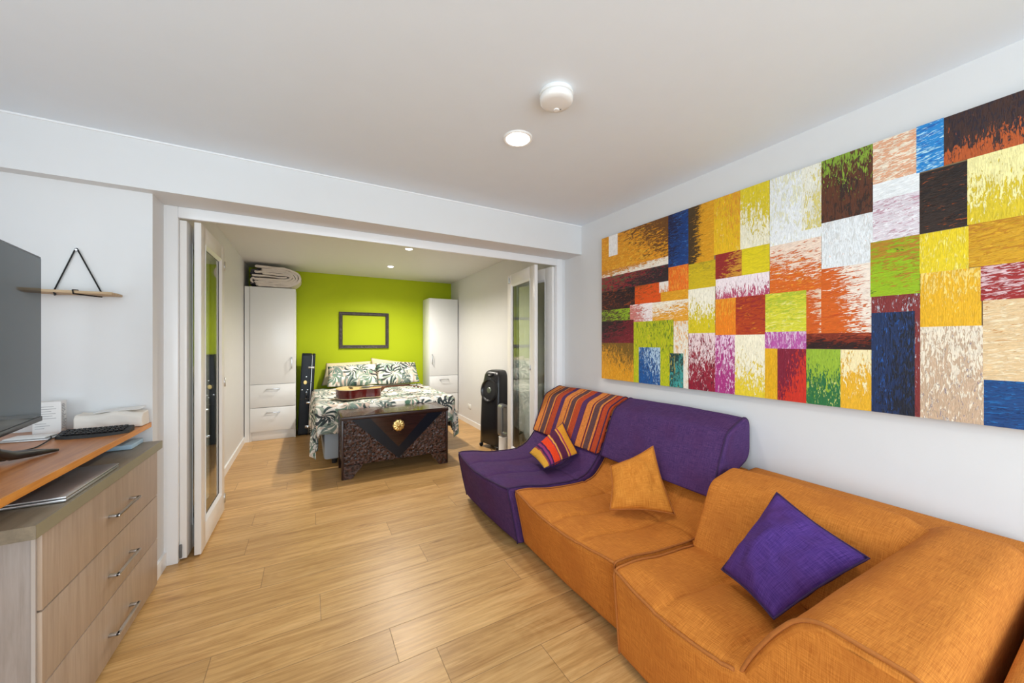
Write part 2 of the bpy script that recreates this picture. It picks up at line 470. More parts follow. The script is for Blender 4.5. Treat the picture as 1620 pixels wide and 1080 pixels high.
def cushion(name, P00, P10, P11, P01, T, mat, pipe=None, label=None, cat='cushion', pinch=.05, N=26, wr=.006, seed=0, uvs=None, group=None, sag=0, lift=0, power=2.2):
    """P00-P10 bottom edge, P01-P11 top edge"""
    a, b, c, d = map(Vector, (P00, P10, P11, P01)); nrm = (b-a).cross(d-a).normalized()
    a, b, c, d = (q+nrm*lift for q in (a, b, c, d))
    W = ((b-a).length+(c-d).length)/2; H = ((d-a).length+(c-b).length)/2
    def pos(u, v):
        uu, vv = 2*u-1, 2*v-1
        pu = pinch*(1-vv*vv)*0+1; 
        u2 = .5+.5*uu*(1-pinch*(1-abs(vv)**1.6)); v2 = .5+.5*vv*(1-pinch*(1-abs(uu)**1.6))
        p = a.lerp(b, u2).lerp(d.lerp(c, u2), v2)
        return p
    def h(u, v):
        uu, vv = abs(2*u-1), abs(2*v-1)
        return ((1-uu**power)*(1-vv**power))**.55
    bm = bmesh.new(); uvl = bm.loops.layers.uv.new('UVMap'); side = []
    for s in (1, -1):
        g = []
        for j in range(N+1):
            row = []
            for i in range(N+1):
                if s == -1 and (i in (0, N) or j in (0, N)): row.append(side[0][j][i]); continue
                u, v = i/N, j/N; p = pos(u, v); hh = h(u, v)
                q = p+nrm*s*T/2*hh
                k = mnoise.noise(Vector((u*4+seed, v*4, s*3)))*wr*3*hh+mnoise.noise(Vector((u*9+seed, v*9, s*5)))*wr*hh
                q += nrm*k*(1 if s > 0 else 1)
                q.z -= sag*hh
                row.append(bm.verts.new(q))
            g.append(row)
        side.append(g)
        for j in range(N):
            for i in range(N):
                vs = (g[j][i], g[j][i+1], g[j+1][i+1], g[j+1][i])
                if s < 0: vs = vs[::-1]
                f = bm.faces.new(vs); f.smooth = True
                for lp in f.loops:
                    for jj in (j, j+1):
                        for ii in (i, i+1):
                            if g[jj][ii] is lp.vert:
                                lp[uvl].uv = (ii/N, jj/N) if uvs else (ii/N*W+seed, jj/N*H)
    edge = [pos(i/N, 0) for i in range(N)]+[pos(1, i/N) for i in range(N)]+[pos(1-i/N, 1) for i in range(N)]+[pos(0, 1-i/N) for i in range(N)]
    o = from_bm(name, bm, mat)
    if label: tag(o, label, cat, group)
    if pipe:
        tube('piping', edge, .0035, pipe, o, 6, True)
    return o

# ------------------------------------------------------------------ room shell
H = 2.373; SOF = 2.113
XR = 2.19                                  # wall behind the sofa
# floor of individual planks (rows run along X)
joints = {2: .325, 3: -.352, 4: .053, 5: .625, 6: -.221, 7: .497, 8: -.343}
bm = bmesh.new(); uvl = bm.loops.layers.uv.new('UVMap'); lay = bm.loops.layers.float_color.new('plank')
y0 = 1.52-.206*18
for r in range(42):
    ya, yb = y0+.206*r, y0+.206*(r+1)
    if ya > 6.6: break
    k = r-16; L = 1.38
    off = joints.get(k, (k*.577*1.7) % L - .5)
    x = off-L*3
    while x < 3.2:
        x2 = x+L
        if x2 > -2.3:
            rn = (random.random(), random.random(), L, 1)
            vs = [bm.verts.new(q) for q in ((x, ya, 0), (x2, ya, 0), (x2, yb, 0), (x, yb, 0))]
            f = bm.faces.new(vs)
            for lp, u in zip(f.loops, ((0, 0), (L, 0), (L, .206), (0, .206))):
                lp[uvl].uv = u; lp[lay] = rn
        x = x2
struct(from_bm('floor', bm, M['floor']))

def quadbox(name, lo, hi, mat): return struct(box(name, lo, hi, mat))
quadbox('ceiling', (-2.0, -2.1, H), (2.4, 2.9, H+.1), M['ceil'])
quadbox('ceiling_bedroom', (-.95, 2.85, H), (2.5, 6.6, H+.1), M['wall_warm'])
quadbox('wall_right', (XR, -2.1, 0), (XR+.1, 2.93, H), M['wall'])
# beam across the opening and the wall beyond it (with the folding-door opening)
quadbox('trim_beam', (-2.0, 2.60, SOF), (XR, 2.86, H), M['wall'])
quadbox('wall_front', (-2.0, 2.67, 0), (-.735, 2.86, SOF), M['wall'])
quadbox('wall_front_lintel', (-.9, 2.862, 2.112), (XR, 2.95, H), M['wall'])
quadbox('wall_front_return', (-.9, 2.862, 0), (-.74, 2.95, 2.05), M['wall'])
quadbox('wall_front_stub', (2.155, 2.86, 0), (XR, 2.93, 2.05), M['wall'])
# living-room walls out of view: side wall and back wall, each with a window opening
def wall_with_hole(name, p0, p1, h0, h1, z0, z1, axis, mat):
    bm = bmesh.new(); th = .1
    def bx(a0, a1, b0, b1):
        if axis == 'x': add_box(bm, (p0[0], a0, b0), (p0[0]-th, a1, b1))
        else: add_box(bm, (a0, p0[1], b0), (a1, p0[1]-th, b1))
    s, e = (p0[1], p1[1]) if axis == 'x' else (p0[0], p1[0])
    bx(s, h0, 0, H); bx(h1, e, 0, H); bx(h0, h1, 0, z0); bx(h0, h1, z1, H)
    return struct(from_bm(name, bm, mat))
wall_with_hole('wall_left', (-2.0, -2.1), (-2.0, 2.86), -1.1, 1.1, .55, 2.15, 'x', M['wall'])
wall_with_hole('wall_back', (-2.0, -2.0), (2.29, -2.0), -1.25, 1.95, .3, 2.3, 'y', M['wall'])
def window(name, axis, c0, c1, z0, z1, at):
    bm = bmesh.new(); t_ = .05
    def bx(a0, a1, b0, b1):
        if axis == 'x': add_box(bm, (at-.08, a0, b0), (at-.02, a1, b1), .004)
        else: add_box(bm, (a0, at-.08, b0), (a1, at-.02, b1), .004)
    bx(c0, c1, z0, z0+t_); bx(c0, c1, z1-t_, z1); bx(c0, c0+t_, z0+t_, z1-t_); bx(c1-t_, c1, z0+t_, z1-t_)
    m = (c0+c1)/2; bx(m-.03, m+.03, z0+t_, z1-t_)
    fr = struct(from_bm(name, bm, M['trim']))
    if axis == 'x': g = box('pane', (at-.055, c0+t_, z0+t_), (at-.049, c1-t_, z1-t_), M['glass'], fr)
    else: g = box('pane', (c0+t_, at-.055, z0+t_), (c1-t_, at-.049, z1-t_), M['glass'], fr)
window('window_1', 'y', -1.25, 1.95, .3, 2.3, -2.0)
window('window_2', 'x', -1.1, 1.1, .55, 2.15, -2.0)
# bedroom walls
YG = 6.33
quadbox('wall_green', (-.95, YG, 0), (2.5, YG+.1, H), M['green'])
def slantwall(name, x0, y0, x1, y1, th, z0, z1, mat):
    bm = bmesh.new()
    vs = [bm.verts.new((x, y, z)) for z in (z0, z1) for x, y in ((x0, y0), (x1, y1), (x1+th, y1), (x0+th, y0))]
    for f in ((0, 3, 2, 1), (4, 5, 6, 7), (0, 1, 5, 4), (1, 2, 6, 5), (2, 3, 7, 6), (3, 0, 4, 7)): bm.faces.new([vs[k] for k in f])
    bmesh.ops.recalc_face_normals(bm, faces=bm.faces)
    return struct(from_bm(name, bm, mat))
slantwall('wall_bedroom_right', 2.19, 2.93, 2.275, YG+.02, .1, 0, H, M['wall_warm'])
slantwall('wall_bedroom_left', -.712, 2.95, -.735, YG+.02, -.1, 0, H, M['wall_warm'])
# skirting boards
slantwall('baseboard_bedroom_right', 2.181, 2.95, 2.263, YG, .012, 0, .075, M['trim'])
slantwall('baseboard_bedroom_left', -.698, 2.96, -.721, YG, -.014, 0, .075, M['trim'])
quadbox('baseboard_front_return', (-.735, 2.655, 0), (-.722, 2.842, .085), M['trim'])
quadbox('baseboard_right', (XR-.012, -2.0, 0), (XR, 2.85, .085), M['trim'])
quadbox('baseboard_front', (-2.0, 2.657, 0), (-.735, 2.67, .085), M['trim'])
# timber lining of the opening, a thin raised edge catches the light
bm = bmesh.new()
add_box(bm, (-.740, 2.842, 0), (-.672, 2.93, SOF), .003)
add_box(bm, (2.092, 2.842, 0), (2.157, 2.93, SOF), .003)
add_box(bm, (-.672, 2.842, 2.048), (2.092, 2.872, SOF), .003)
struct(from_bm('trim_opening_frame', bm, M['trim'], None, 35))
quadbox('wall_front_infill', (2.157, 2.852, 0), (XR, 2.87, SOF), M['wall'])
# thin cornice line where the beam meets the ceiling
quadbox('trim_ceiling_line', (-2.0, 2.594, H-.008), (XR, 2.60, H), M['trim'])

# ------------------------------------------------------------------ folding glazed doors
def door_leaf(name, label, a, b, flip=1, latch=False, catch=False, pivot=False):
    """a, b: floor positions (x, y) of the leaf's two vertical edges"""
    ax, ay = a; bx_, by = b
    L = math.hypot(bx_-ax, by-ay); ang = math.atan2(by-ay, bx_-ax)
    t_ = thing(name, label, 'door', (ax, ay, 0), ang, 'glazed folding doors of the bedroom opening')
    TH = .0165; ST = .105; z0, z1 = .012, 2.040; TR = 1.93; BR = .165
    bm = bmesh.new()
    add_box(bm, (0, -TH, z0), (ST, TH, z1), .002); add_box(bm, (L-ST, -TH, z0), (L, TH, z1), .002)
    add_box(bm, (ST, -TH, z0), (L-ST, TH, BR), .002); add_box(bm, (ST, -TH, TR), (L-ST, TH, z1), .002)
    from_bm('door_frame', bm, M['door'], t_, 35)
    bm = bmesh.new()                                         # bevelled glazing bead, both faces
    for s in (-1, 1):
        o_ = [(ST, BR), (L-ST, BR), (L-ST, TR), (ST, TR)]; q = .022
        i_ = [(ST+q, BR+q), (L-ST-q, BR+q), (L-ST-q, TR-q), (ST+q, TR-q)]
        vo = [bm.verts.new((x, s*TH*1.15, z)) for x, z in o_]; vi = [bm.verts.new((x, s*.005, z)) for x, z in i_]
        vb = [bm.verts.new((x, s*TH*.2, z)) for x, z in o_]
        for k in range(4):
            f = (vo[k], vo[(k+1) % 4], vi[(k+1) % 4], vi[k]); bm.faces.new(f)
            bm.faces.new((vb[k], vb[(k+1) % 4], vo[(k+1) % 4], vo[k]))
    bmesh.ops.recalc_face_normals(bm, faces=bm.faces)
    from_bm('glazing_bead', bm, M['trim'], t_)
    box('pane', (ST+.004, -.003, BR+.004), (L-ST-.004, .003, TR-.004), M['glass'], t_)
    if latch:
        bm = bmesh.new(); s = latch
        add_box(bm, (L-.075, s*TH, 1.905+.05), (L-.05, s*(TH+.006), 2.01), .002)
        add_box(bm, (L-.085, s*TH, 1.95), (L-.045, s*(TH+.012), 1.965), .003)
        add_tube(bm, [(L-.0625, s*(TH+.012), 1.955), (L-.0625, s*(TH+.012), 2.03)], .004, 8)
        from_bm('bolt', bm, M['steel'], t_, 40)
    if catch:
        bm = bmesh.new(); s = catch
        add_box(bm, (.085, s*TH, 1.04), (.095, s*(TH+.006), 1.09), .002)
        add_tube(bm, [(.09, s*(TH+.004), 1.05), (.09, s*(TH+.016), 1.05)], .004, 8)
        from_bm('door_handle', bm, M['steel'], t_, 40)
    if pivot:
        box('pivot_hinge', (-.010, .004, .02), (-.001, TH, .10), M['socketgrey'], t_, .002)
    for z in (.1, 1.0, 1.9):
        tube('hinge', [(L+.003, -TH, z-.035), (L+.003, -TH, z+.035)], .006, M['steel'], t_, 8)
    return t_
door_leaf('folding_door', 'white glazed door leaf jutting into the bedroom on the left, its pane in full view', (-.588, 2.873), (-.583, 3.553))
door_leaf('folding_door', 'narrow white door edge folded against the left jamb, behind the jutting left leaf', (-.654, 2.868), (-.628, 3.548), pivot=1)
door_leaf('folding_door', 'white glazed door leaf at the right beside the black air cooler, bolt at its top corner', (1.872, 2.873), (1.950, 3.551), latch=1, catch=1)
door_leaf('folding_door', 'white glazed door leaf between right jamb and the leaf with the bolt', (2.070, 2.873), (1.999, 3.551))

# ------------------------------------------------------------------ ceiling fittings
def downlight(x, y, label, r=.052, power=20):
    t_ = thing('downlight', label, 'ceiling light', (x, y, H), 0, 'round recessed ceiling lights')
    lathe('light_ring', [(r-.006, -.001), (r-.004, -.006), (r+.006, -.007), (r+.010, -.004), (r+.011, 0)], M['whiteplastic'], t_)
    lathe('lens', [(0, -.016), (r*.5, -.0135), (r*.85, -.008), (r-.002, -.001)], M['lens'], t_)
    spot(x, y, H-.03, power)
downlight(.955, 1.64, 'bright round downlight in the living room ceiling near the smoke alarm', .066, SPOT_W['front'])
downlight(1.0, 4.18, 'round bedroom downlight, the nearer of two, close under the door head', .042, SPOT_W['bed'])
downlight(1.01, 5.28, 'round bedroom downlight, the farther one toward the green wall', .042, SPOT_W['bed'])
sd = thing('smoke_alarm', 'round white smoke alarm on the living room ceiling', 'smoke alarm', (.925, 1.262, H))
lathe('base', [(0, -.0), (.070, -.0), (.072, -.004), (.072, -.015), (.066, -.018)], M['whiteplastic'], sd, n=40)
lathe('vent', [(.062, -.016), (.062, -.020)], M['gap'], sd, n=40)
lathe('cover', [(.069, -.018), (.071, -.022), (.069, -.037), (.063, -.044), (.045, -.047), (0, -.048)], M['whiteplastic'], sd, n=40)
lathe('test_button', [(0, -.052), (.011, -.051), (.013, -.048), (.013, -.040)], M['whiteplastic'], sd, c=(.022, .030, 0), n=20)
lathe('indicator', [(0, -.049), (.0025, -.049), (.0025, -.04)], M['socketgrey'], sd, c=(.036, .018, 0), n=8)

# ------------------------------------------------------------------ the painting
W_ = (.80, .78, .74)
PAT = [  # y left, z top, y right, z bottom, A, B, C, dir(0 vertical 1 horizontal), gx, gy, amountB, amountC
 (2.298, 2.177, 1.650, 1.833, (.74, .30, .012), (.12, .045, .012), (.80, .46, .04), 1, .9, .7, .31, .40),
 (2.298, 1.90, 1.650, 1.833, (.62, .25, .03), (.85, .80, .70), (.62, .25, .012), 1, .6, -.9, .60, .2),
 (2.298, 1.846, 1.646, 1.722, (.30, .02, .03), (.02, .015, .02), (.06, .14, .05), 1, .8, -.3, .52, .45),
 (2.298, 1.727, 1.944, 1.573, (.045, .014, .012), (.008, .008, .012), (.36, .07, .015), 1, .3, .2, .45, .38),
 (1.944, 1.731, 1.711, 1.594, (.72, .085, .008), (.28, .07, .01), (.6, .15, .02), 1, -.2, .3, .36, .30),
 (1.724, 1.730, 1.643, 1.654, (.82, .76, .70), (.70, .25, .06), (.85, .8, .75), 0, 0, -.6, .40, .2),
 (1.649, 1.828, 1.495, 1.654, (.80, .16, .010), (.82, .30, .03), (.6, .09, .01), 0, 0, 0, .42, .3),
 (1.711, 1.657, 1.499, 1.592, (.72, .33, .015), (.78, .42, .03), (.6, .25, .02), 1, 0, 0, .40, .2),
 (2.298, 1.573, 1.954, 1.462, (.09, .05, .02), (.30, .48, .02), (.015, .02, .02), 1, .2, .2, .50, .40),
 (1.990, 1.594, 1.782, 1.462, (.60, .20, .18), (.86, .80, .80), (.2, .3, .03), 1, .8, .3, .52, .25),
 (1.782, 1.592, 1.499, 1.447, (.76, .36, .03), (.86, .82, .70), (.72, .30, .02), 1, -.2, .8, .46, .2),
 (2.298, 1.481, 1.954, 1.303, (.16, .010, .02), (.010, .008, .010), (.28, .02, .04), 1, -.5, .5, .46, .35),
 (2.298, 1.303, 1.929, 1.007, (.74, .33, .015), (.16, .09, .012), (.80, .42, .03), 0, .3, 1.0, .42, .4),
 (1.954, 1.462, 1.609, 1.007, (.46, .52, .008), (.12, .20, .008), (.62, .56, .02), 0, .2, .4, .33, .42),
 (1.905, 1.272, 1.715, 1.007, (.010, .10, .34), (.45, .62, .78), (.008, .03, .12), 0, .5, .5, .38, .40),
 (1.609, 1.450, 1.499, 1.007, (.84, .80, .70), (.74, .36, .07), (.80, .55, .20), 0, 0, .3, .38, .25),
 (1.640, 1.235, 1.535, 1.007, (.012, .05, .05), (.05, .35, .33), (.65, .50, .06), 0, .3, -.4, .46, .35),
 (2.216, 2.177, 2.118, 2.010, (.84, .83, .81), (.80, .79, .77), (.84, .83, .81), 0, 0, 0, .2, .1),
 (1.650, 2.177, 1.497, 1.820, (.008, .045, .20), (.012, .012, .04), (.03, .14, .42), 1, -.5, .3, .42, .35),
 (1.499, 2.177, 1.328, 1.808, (.70, .33, .012), (.03, .02, .012), (.74, .42, .03), 1, -1.5, .1, .42, .35),
 (1.497, 1.812, 1.317, 1.649, (.62, .46, .010), (.40, .30, .02), (.70, .55, .02), 1, 0, .4, .34, .25),
 (1.499, 1.649, 1.321, 1.367, (.66, .54, .010), (.86, .84, .72), (.30, .34, .02), 0, 0, 1.4, .52, .25),
 (1.497, 1.367, 1.321, 1.007, (.30, .012, .035), (.82, .68, .70), (.10, .006, .02), 0, 0, .7, .44, .40),
 (1.328, 2.177, 1.174, 1.838, (.78, .48, .008), (.70, .30, .02), (.85, .72, .30), 0, .3, .5, .38, .22),
 (1.319, 1.838, 1.165, 1.689, (.28, .02, .018), (.62, .30, .03), (.40, .04, .03), 1, .8, -.3, .40, .30),
 (1.317, 1.689, 1.023, 1.568, (.45, .06, .14), (.86, .78, .82), (.55, .25, .35), 0, 0, .9, .62, .25),
 (1.319, 1.568, 1.199, 1.352, (.80, .22, .008), (.80, .34, .02), (.70, .14, .01), 0, 0, .6, .38, .25),
 (1.199, 1.568, 1.043, 1.352, (.46, .055, .010), (.30, .02, .02), (.75, .28, .02), 1, 0, .3, .44, .28),
 (1.321, 1.352, 1.204, 1.007, (.42, .035, .22), (.82, .62, .78), (.25, .01, .12), 0, .1, .5, .42, .35),
 (1.204, 1.352, 1.045, 1.007, (.78, .60, .03), (.86, .83, .66), (.72, .45, .02), 0, .1, 1.1, .60, .22),
 (1.174, 2.178, 1.022, 1.838, (.68, .55, .02), (.84, .82, .66), (.62, .42, .02), 0, -.3, -1.0, .48, .25),
 (1.165, 1.838, 1.022, 1.689, (.72, .60, .008), (.60, .48, .02), (.76, .66, .05), 1, .3, .3, .32, .2),
 (1.021, 2.177, .795, 1.818, (.80, .84, .86), (.72, .72, .52), (.70, .68, .60), 0, 0, .3, .40, .18),
 (.877, 2.177, .797, 1.866, (.80, .80, .70), (.66, .58, .16), (.84, .84, .80), 0, .2, -.4, .44, .3),
 (.858, 1.572, .797, 1.278, (.62, .11, .010), (.80, .60, .45), (.40, .05, .01), 1, .4, .5, .34, .34),
 (.798, 1.662, .613, 1.278, (.64, .12, .010), (.86, .78, .68), (.48, .06, .01), 1, 1.1, .5, .40, .30),
 (.858, 1.352, .613, 1.278, (.20, .025, .010), (.012, .006, .008), (.45, .08, .03), 1, 0, -.9, .52, .32),
 (1.021, 1.820, .797, 1.566, (.66, .13, .010), (.86, .72, .60), (.72, .28, .02), 1, .2, .9, .46, .34),
 (1.043, 1.568, .858, 1.364, (.68, .66, .04), (.40, .50, .03), (.80, .78, .25), 1, 0, .3, .42, .38),
 (1.045, 1.364, .858, 1.276, (.46, .09, .36), (.68, .50, .66), (.55, .16, .45), 0, 0, .1, .42, .35),
 (1.045, 1.276, .985, 1.007, (.74, .40, .008), (.78, .48, .02), (.68, .30, .01), 0, 0, 0, .35, .2),
 (.985, 1.276, .858, 1.007, (.20, .008, .03), (.60, .03, .012), (.40, .10, .16), 0, .9, -.8, .44, .25),
 (.797, 2.178, .614, 1.880, (.10, .030, .012), (.22, .36, .03), (.02, .012, .010), 0, 0, .9, .30, .42),
 (.796, 1.880, .614, 1.660, (.78, .83, .86), (.66, .68, .68), (.75, .48, .38), 0, 0, .1, .40, .20),
 (.858, 1.276, .725, 1.007, (.02, .15, .045), (.30, .46, .03), (.70, .74, .20), 0, 0, 1.2, .50, .30),
 (.725, 1.276, .612, 1.007, (.76, .42, .02), (.86, .76, .45), (.72, .36, .02), 0, .1, 1.1, .42, .2),
 (.614, 2.179, .484, 1.996, (.76, .40, .24), (.84, .76, .62), (.62, .22, .08), 1, 0, 0, .50, .32),
 (.614, 1.997, .475, 1.922, (.80, .84, .86), (.76, .78, .78), (.5, .45, .5), 1, 0, 0, .30, .12),
 (.614, 1.922, .474, 1.744, (.72, .66, .72), (.48, .26, .34), (.82, .82, .86), 1, 0, .2, .36, .42),
 (.622, 1.746, .474, 1.508, (.30, .48, .010), (.42, .20, .02), (.02, .03, .02), 1, 0, .6, .44, .26),
 (.619, 1.508, .473, 1.007, (.20, .022, .022), (.45, .45, .5), (.08, .01, .015), 0, 0, .2, .28, .30),
 (.619, 1.437, .488, 1.007, (.006, .022, .085), (.004, .005, .012), (.01, .08, .32), 0, .5, -.2, .42, .34),
 (.484, 2.182, .411, 1.994, (.015, .24, .62), (.45, .72, .85), (.01, .09, .40), 1, 0, -.1, .40, .38),
 (.411, 2.180, -.12, 1.995, (.045, .018, .014), (.46, .09, .015), (.015, .010, .02), 0, 0, -1.2, .34, .44),
 (.475, 1.990, .351, 1.746, (.028, .016, .012), (.012, .009, .009), (.40, .08, .012), 1, .2, .3, .42, .28),
 (.353, 1.995, -.12, 1.748, (.66, .50, .015), (.82, .76, .36), (.60, .42, .02), 0, -.1, 1.0, .52, .22),
 (.475, 1.744, .350, 1.586, (.76, .58, .008), (.80, .68, .16), (.70, .50, .01), 0, 0, 0, .38, .22),
 (.350, 1.748, -.12, 1.588, (.62, .33, .012), (.46, .19, .012), (.70, .44, .04), 1, 0, .3, .42, .30),
 (.473, 1.586, .320, 1.371, (.76, .42, .008), (.82, .60, .16), (.70, .34, .01), 0, 0, .7, .34, .25),
 (.322, 1.588, -.12, 1.460, (.32, .02, .02), (.68, .48, .50), (.20, .012, .015), 1, 0, .2, .42, .34),
 (.473, 1.371, .315, 1.007, (.56, .40, .27), (.78, .70, .56), (.20, .18, .24), 0, 0, .5, .46, .34),
 (.317, 1.462, -.12, 1.173, (.74, .54, .30), (.80, .66, .44), (.52, .25, .08), 1, 0, 0, .44, .30),
 (.315, 1.173, -.12, 1.007, (.006, .055, .20), (.01, .12, .36), (.005, .02, .09), 1, 0, .2, .38, .36),
]
t = NT('oil_paint_patches')
cA, cB, cC = (t.attr(n).outputs['Color'] for n in ('colA', 'colB', 'colC'))
p1 = t.sep(t.attr('par').outputs['Vector']); p2 = t.sep(t.attr('par2').outputs['Vector']); uv = t.sep(t.co('UV'))
ob = t.sep(t.co('Object')); seed = t.math('MULTIPLY', p2[2], 40)
def strokes(a, b, off, det=4, dist=1.2):
    vV = t.comb(t.math('MULTIPLY', ob[1], a), t.math('ADD', t.math('MULTIPLY', ob[2], b), off), seed)
    vH = t.comb(t.math('MULTIPLY', ob[1], b), t.math('ADD', t.math('MULTIPLY', t.math('SUBTRACT', ob[2], t.math('MULTIPLY', ob[1], -.12)), a), off), seed)
    nV = t.noise(vV, 1, det, .6, dist); nH = t.noise(vH, 1, det, .6, dist)
    return t.math('ADD', t.math('MULTIPLY', nV, t.math('SUBTRACT', 1, p1[0])), t.math('MULTIPLY', nH, p1[0]))
n1 = strokes(88, 24, 0, 5); n2 = strokes(72, 20, 7.7, 5); n3 = strokes(210, 36, 3.1, 3)
gr = t.math('ADD', t.math('MULTIPLY', p1[1], t.math('SUBTRACT', uv[0], .5)), t.math('MULTIPLY', p1[2], t.math('SUBTRACT', uv[1], .5)))
mb = t.step(t.math('ADD', t.math('ADD', t.math('ADD', t.math('MULTIPLY', n1, .62), t.math('MULTIPLY', n3, .38)), t.math('MULTIPLY', gr, .26)), t.math('MULTIPLY', t.math('SUBTRACT', p2[0], .5), .42)), .48, .52)
mc = t.step(t.math('ADD', t.math('ADD', t.math('MULTIPLY', n2, .65), t.math('MULTIPLY', n3, .35)), t.math('MULTIPLY', t.math('SUBTRACT', p2[1], .5), .42)), .48, .52)
c = t.mix(t.math('MULTIPLY', mc, .85), cA, cC)
c = t.mix(t.math('MULTIPLY', mb, .95), c, cB)
val = t.ramp(n3, [(.3, (.84, .84, .84, 1)), (.7, (1.28, 1.28, 1.28, 1))])
c = t.mix(1.0, c, val, 'MULTIPLY')
t.bump(t.math('ADD', t.math('ADD', n3, t.math('MULTIPLY', mb, .5)), t.math('MULTIPLY', mc, .2)), .5, .004)
M['paint'] = t.fin(c, .42, spec=.4)
pt = thing('canvas_painting', 'huge unframed abstract canvas of coloured patches on the wall above the sofa', 'painting', (2.156, 1.09, 1.592))
bm = bmesh.new(); uvl = bm.loops.layers.uv.new('UVMap')
lays = [bm.loops.layers.float_color.new(n) for n in ('colA', 'colB', 'colC', 'par', 'par2')]
for k, (ya, za, yb, zb, A, B, Cc, d, gx, gy, aB, aC) in enumerate(PAT):
    xx = -.0010-.00025*k/8
    yb = min(yb, ya)
    g = .0
    vs = [bm.verts.new((xx, y-1.09, z-1.592)) for y, z in ((ya, zb), (yb, zb), (yb, za), (ya, za))]
    f = bm.faces.new(vs); f.normal_update()
    sd_ = random.random()
    for lp, u in zip(f.loops, ((0, 0), (1, 0), (1, 1), (0, 1))):
        lp[uvl].uv = u
        for ly, cc in zip(lays, (A+(1,), B+(1,), Cc+(1,), (d, gx, gy, 1), (aB, aC, sd_, 1))): lp[ly] = cc
from_bm('painted_surface', bm, M['paint'], pt)
box('stretched_canvas', (0, -.12-1.09, 1.007-1.592), (.032, 2.298-1.09, 2.179-1.592), plain('canvas_edge', (.30, .20, .10, 1), .8, vary=.3, scale=14), pt, .002)

# ------------------------------------------------------------------ sofa modules
def xz(Y): return lambda a, b, wv: (a, wv, b)
def sofa_module(name, label, y_far, y_near, xf, zf, fabric, pipe, seams, backmat=None, backpipe=None, back=True):
    t_ = thing(name, label, 'sofa section', (1.62, (y_far+y_near)/2, 0)); L0 = Vector(t_.location)
    prof = roundpoly([(xf+.075, .022), (xf, zf), (xf+.13, zf-.012), (xf+.33, zf-.045), (xf+.52, zf-.052), (xf+.64, zf-.035), (xf+.73, zf+.055), (xf+.80, zf+.16), (1.985, .60), (2.168, .60), (2.172, .022)],
                     [.03, .035, .06, .1, .1, .1, .08, .08, .04, .03, .01])
    def df(co, tt, arc):
        s = math.sin(PI*min(1, max(0, tt)))
        fr = max(0, 1-abs(co.x-xf)/.10)                          # front edge bows out and sags
        co.x -= .032*s*max(0, 1-(co.x-xf)/.35)*(.4+.6*min(1, co.z/zf))
        co.z -= .022*s*fr*min(1, max(0, (co.z-.1)/.25))
        if co.z > zf-.12 and co.x < 2.0 and co.x > xf-.03:
            g = 0
            for sy in seams: g += math.exp(-((co.y-sy)/.010)**2)
            puff = .008*abs(math.sin((co.y-y_near)/(y_far-y_near)*PI*(len(seams)+1)))
            g2 = math.exp(-((co.x-(xf+.56))/.012)**2)
            co.z += puff*(1-fr)-.012*g*(1-fr*.7)-.007*g2
            co.z += .006*mnoise.noise(Vector((co.x*7, co.y*9, 1.3)))
        co.x += .004*mnoise.noise(Vector((co.z*9, co.y*6, 4)))*(co.x < 1.3)
        return co-L0
    sweep('seat', prof, y_near+.004, y_far-.004, xz(0), fabric, t_, r=.022, step=.012, pstep=.014, deform=df)
    # piping along front edge and up the far/near sides
    for yy, sg in ((y_near+.012, 1), (y_far-.012, -1)):
        pts = [Vector((x, yy, z)) for x, z in resample(prof[5:58], .03, False)]
        tube('side_piping', [Vector(df(Vector((x, yy, z+.001)), (yy-y_near)/(y_far-y_near), 0)) for x, z in resample(roundpoly([(xf+.075, .03), (xf-.001, zf), (xf+.13, zf-.011), (xf+.33, zf-.044), (xf+.52, zf-.051), (xf+.64, zf-.034), (xf+.73, zf+.056), (xf+.80, zf+.16), (1.985, .60)], [0, .035, .06, .1, .1, .1, .08, .08, 0], 6, False), .03, False)], .0045, pipe, t_, 6)
    pts = []
    for k in range(31):
        yy = y_near+.012+(y_far-y_near-.024)*k/30
        pts.append(Vector(df(Vector((xf+.006, yy, zf-.006)), k/30, 0))+Vector((-.002, 0, .002)))
    tube('front_piping', pts, .0055, pipe, t_, 6)
    for fy in (y_near+.1, y_far-.1):
        for fx in (xf+.14, 2.08):
            lathe('foot', [(0, 0), (.025, 0), (.028, .03), (0, .03)], M['blackmat'], t_, c=Vector((fx, fy, 0))-L0, n=16)
    if back:
        bp = roundpoly([(1.815, .490), (1.955, .822), (2.125, .895), (2.170, .865), (2.170, .66), (2.00, .585), (1.90, .515)], [.03, .04, .035, .035, .05, .05, .04])
        def db(co, tt, arc):
            s = math.sin(PI*min(1, max(0, tt)))
            co.x -= .012*s*(co.z > .5 and co.x < 2.05)
            if co.z > .8: co.z += .006*s+.004*mnoise.noise(Vector((co.y*5, 2, 0)))
            co.x += .004*mnoise.noise(Vector((co.z*7, co.y*5, 7)))
            return co-L0
        sweep('backrest', bp, y_near+.010, y_far-.008, xz(0), backmat or fabric, t_, r=.02, step=.02, pstep=.018, deform=db)
        for yy in (y_near+.022, y_far-.02):
            tube('back_piping', [Vector(db(Vector((x, yy, z)), (yy-y_near)/(y_far-y_near), 0)) for x, z in resample(bp, .03)], .0045, backpipe or pipe, t_, 6, True)
    return t_
sofa_module('sofa_section', 'purple armless sofa section with a striped backrest, farthest of the sofa', 2.86, 1.985, 1.085, .398, M['purple'], M['purplepipe'], (2.57, 2.28), M['stripe'], M['purplepipe'])
sofa_module('sofa_section', 'middle sofa section with orange seat and tall purple backrest', 1.975, 1.115, 1.125, .385, M['orange'], M['orangepipe'], (1.76, 1.56, 1.345), M['purple'], M['purplepipe'])

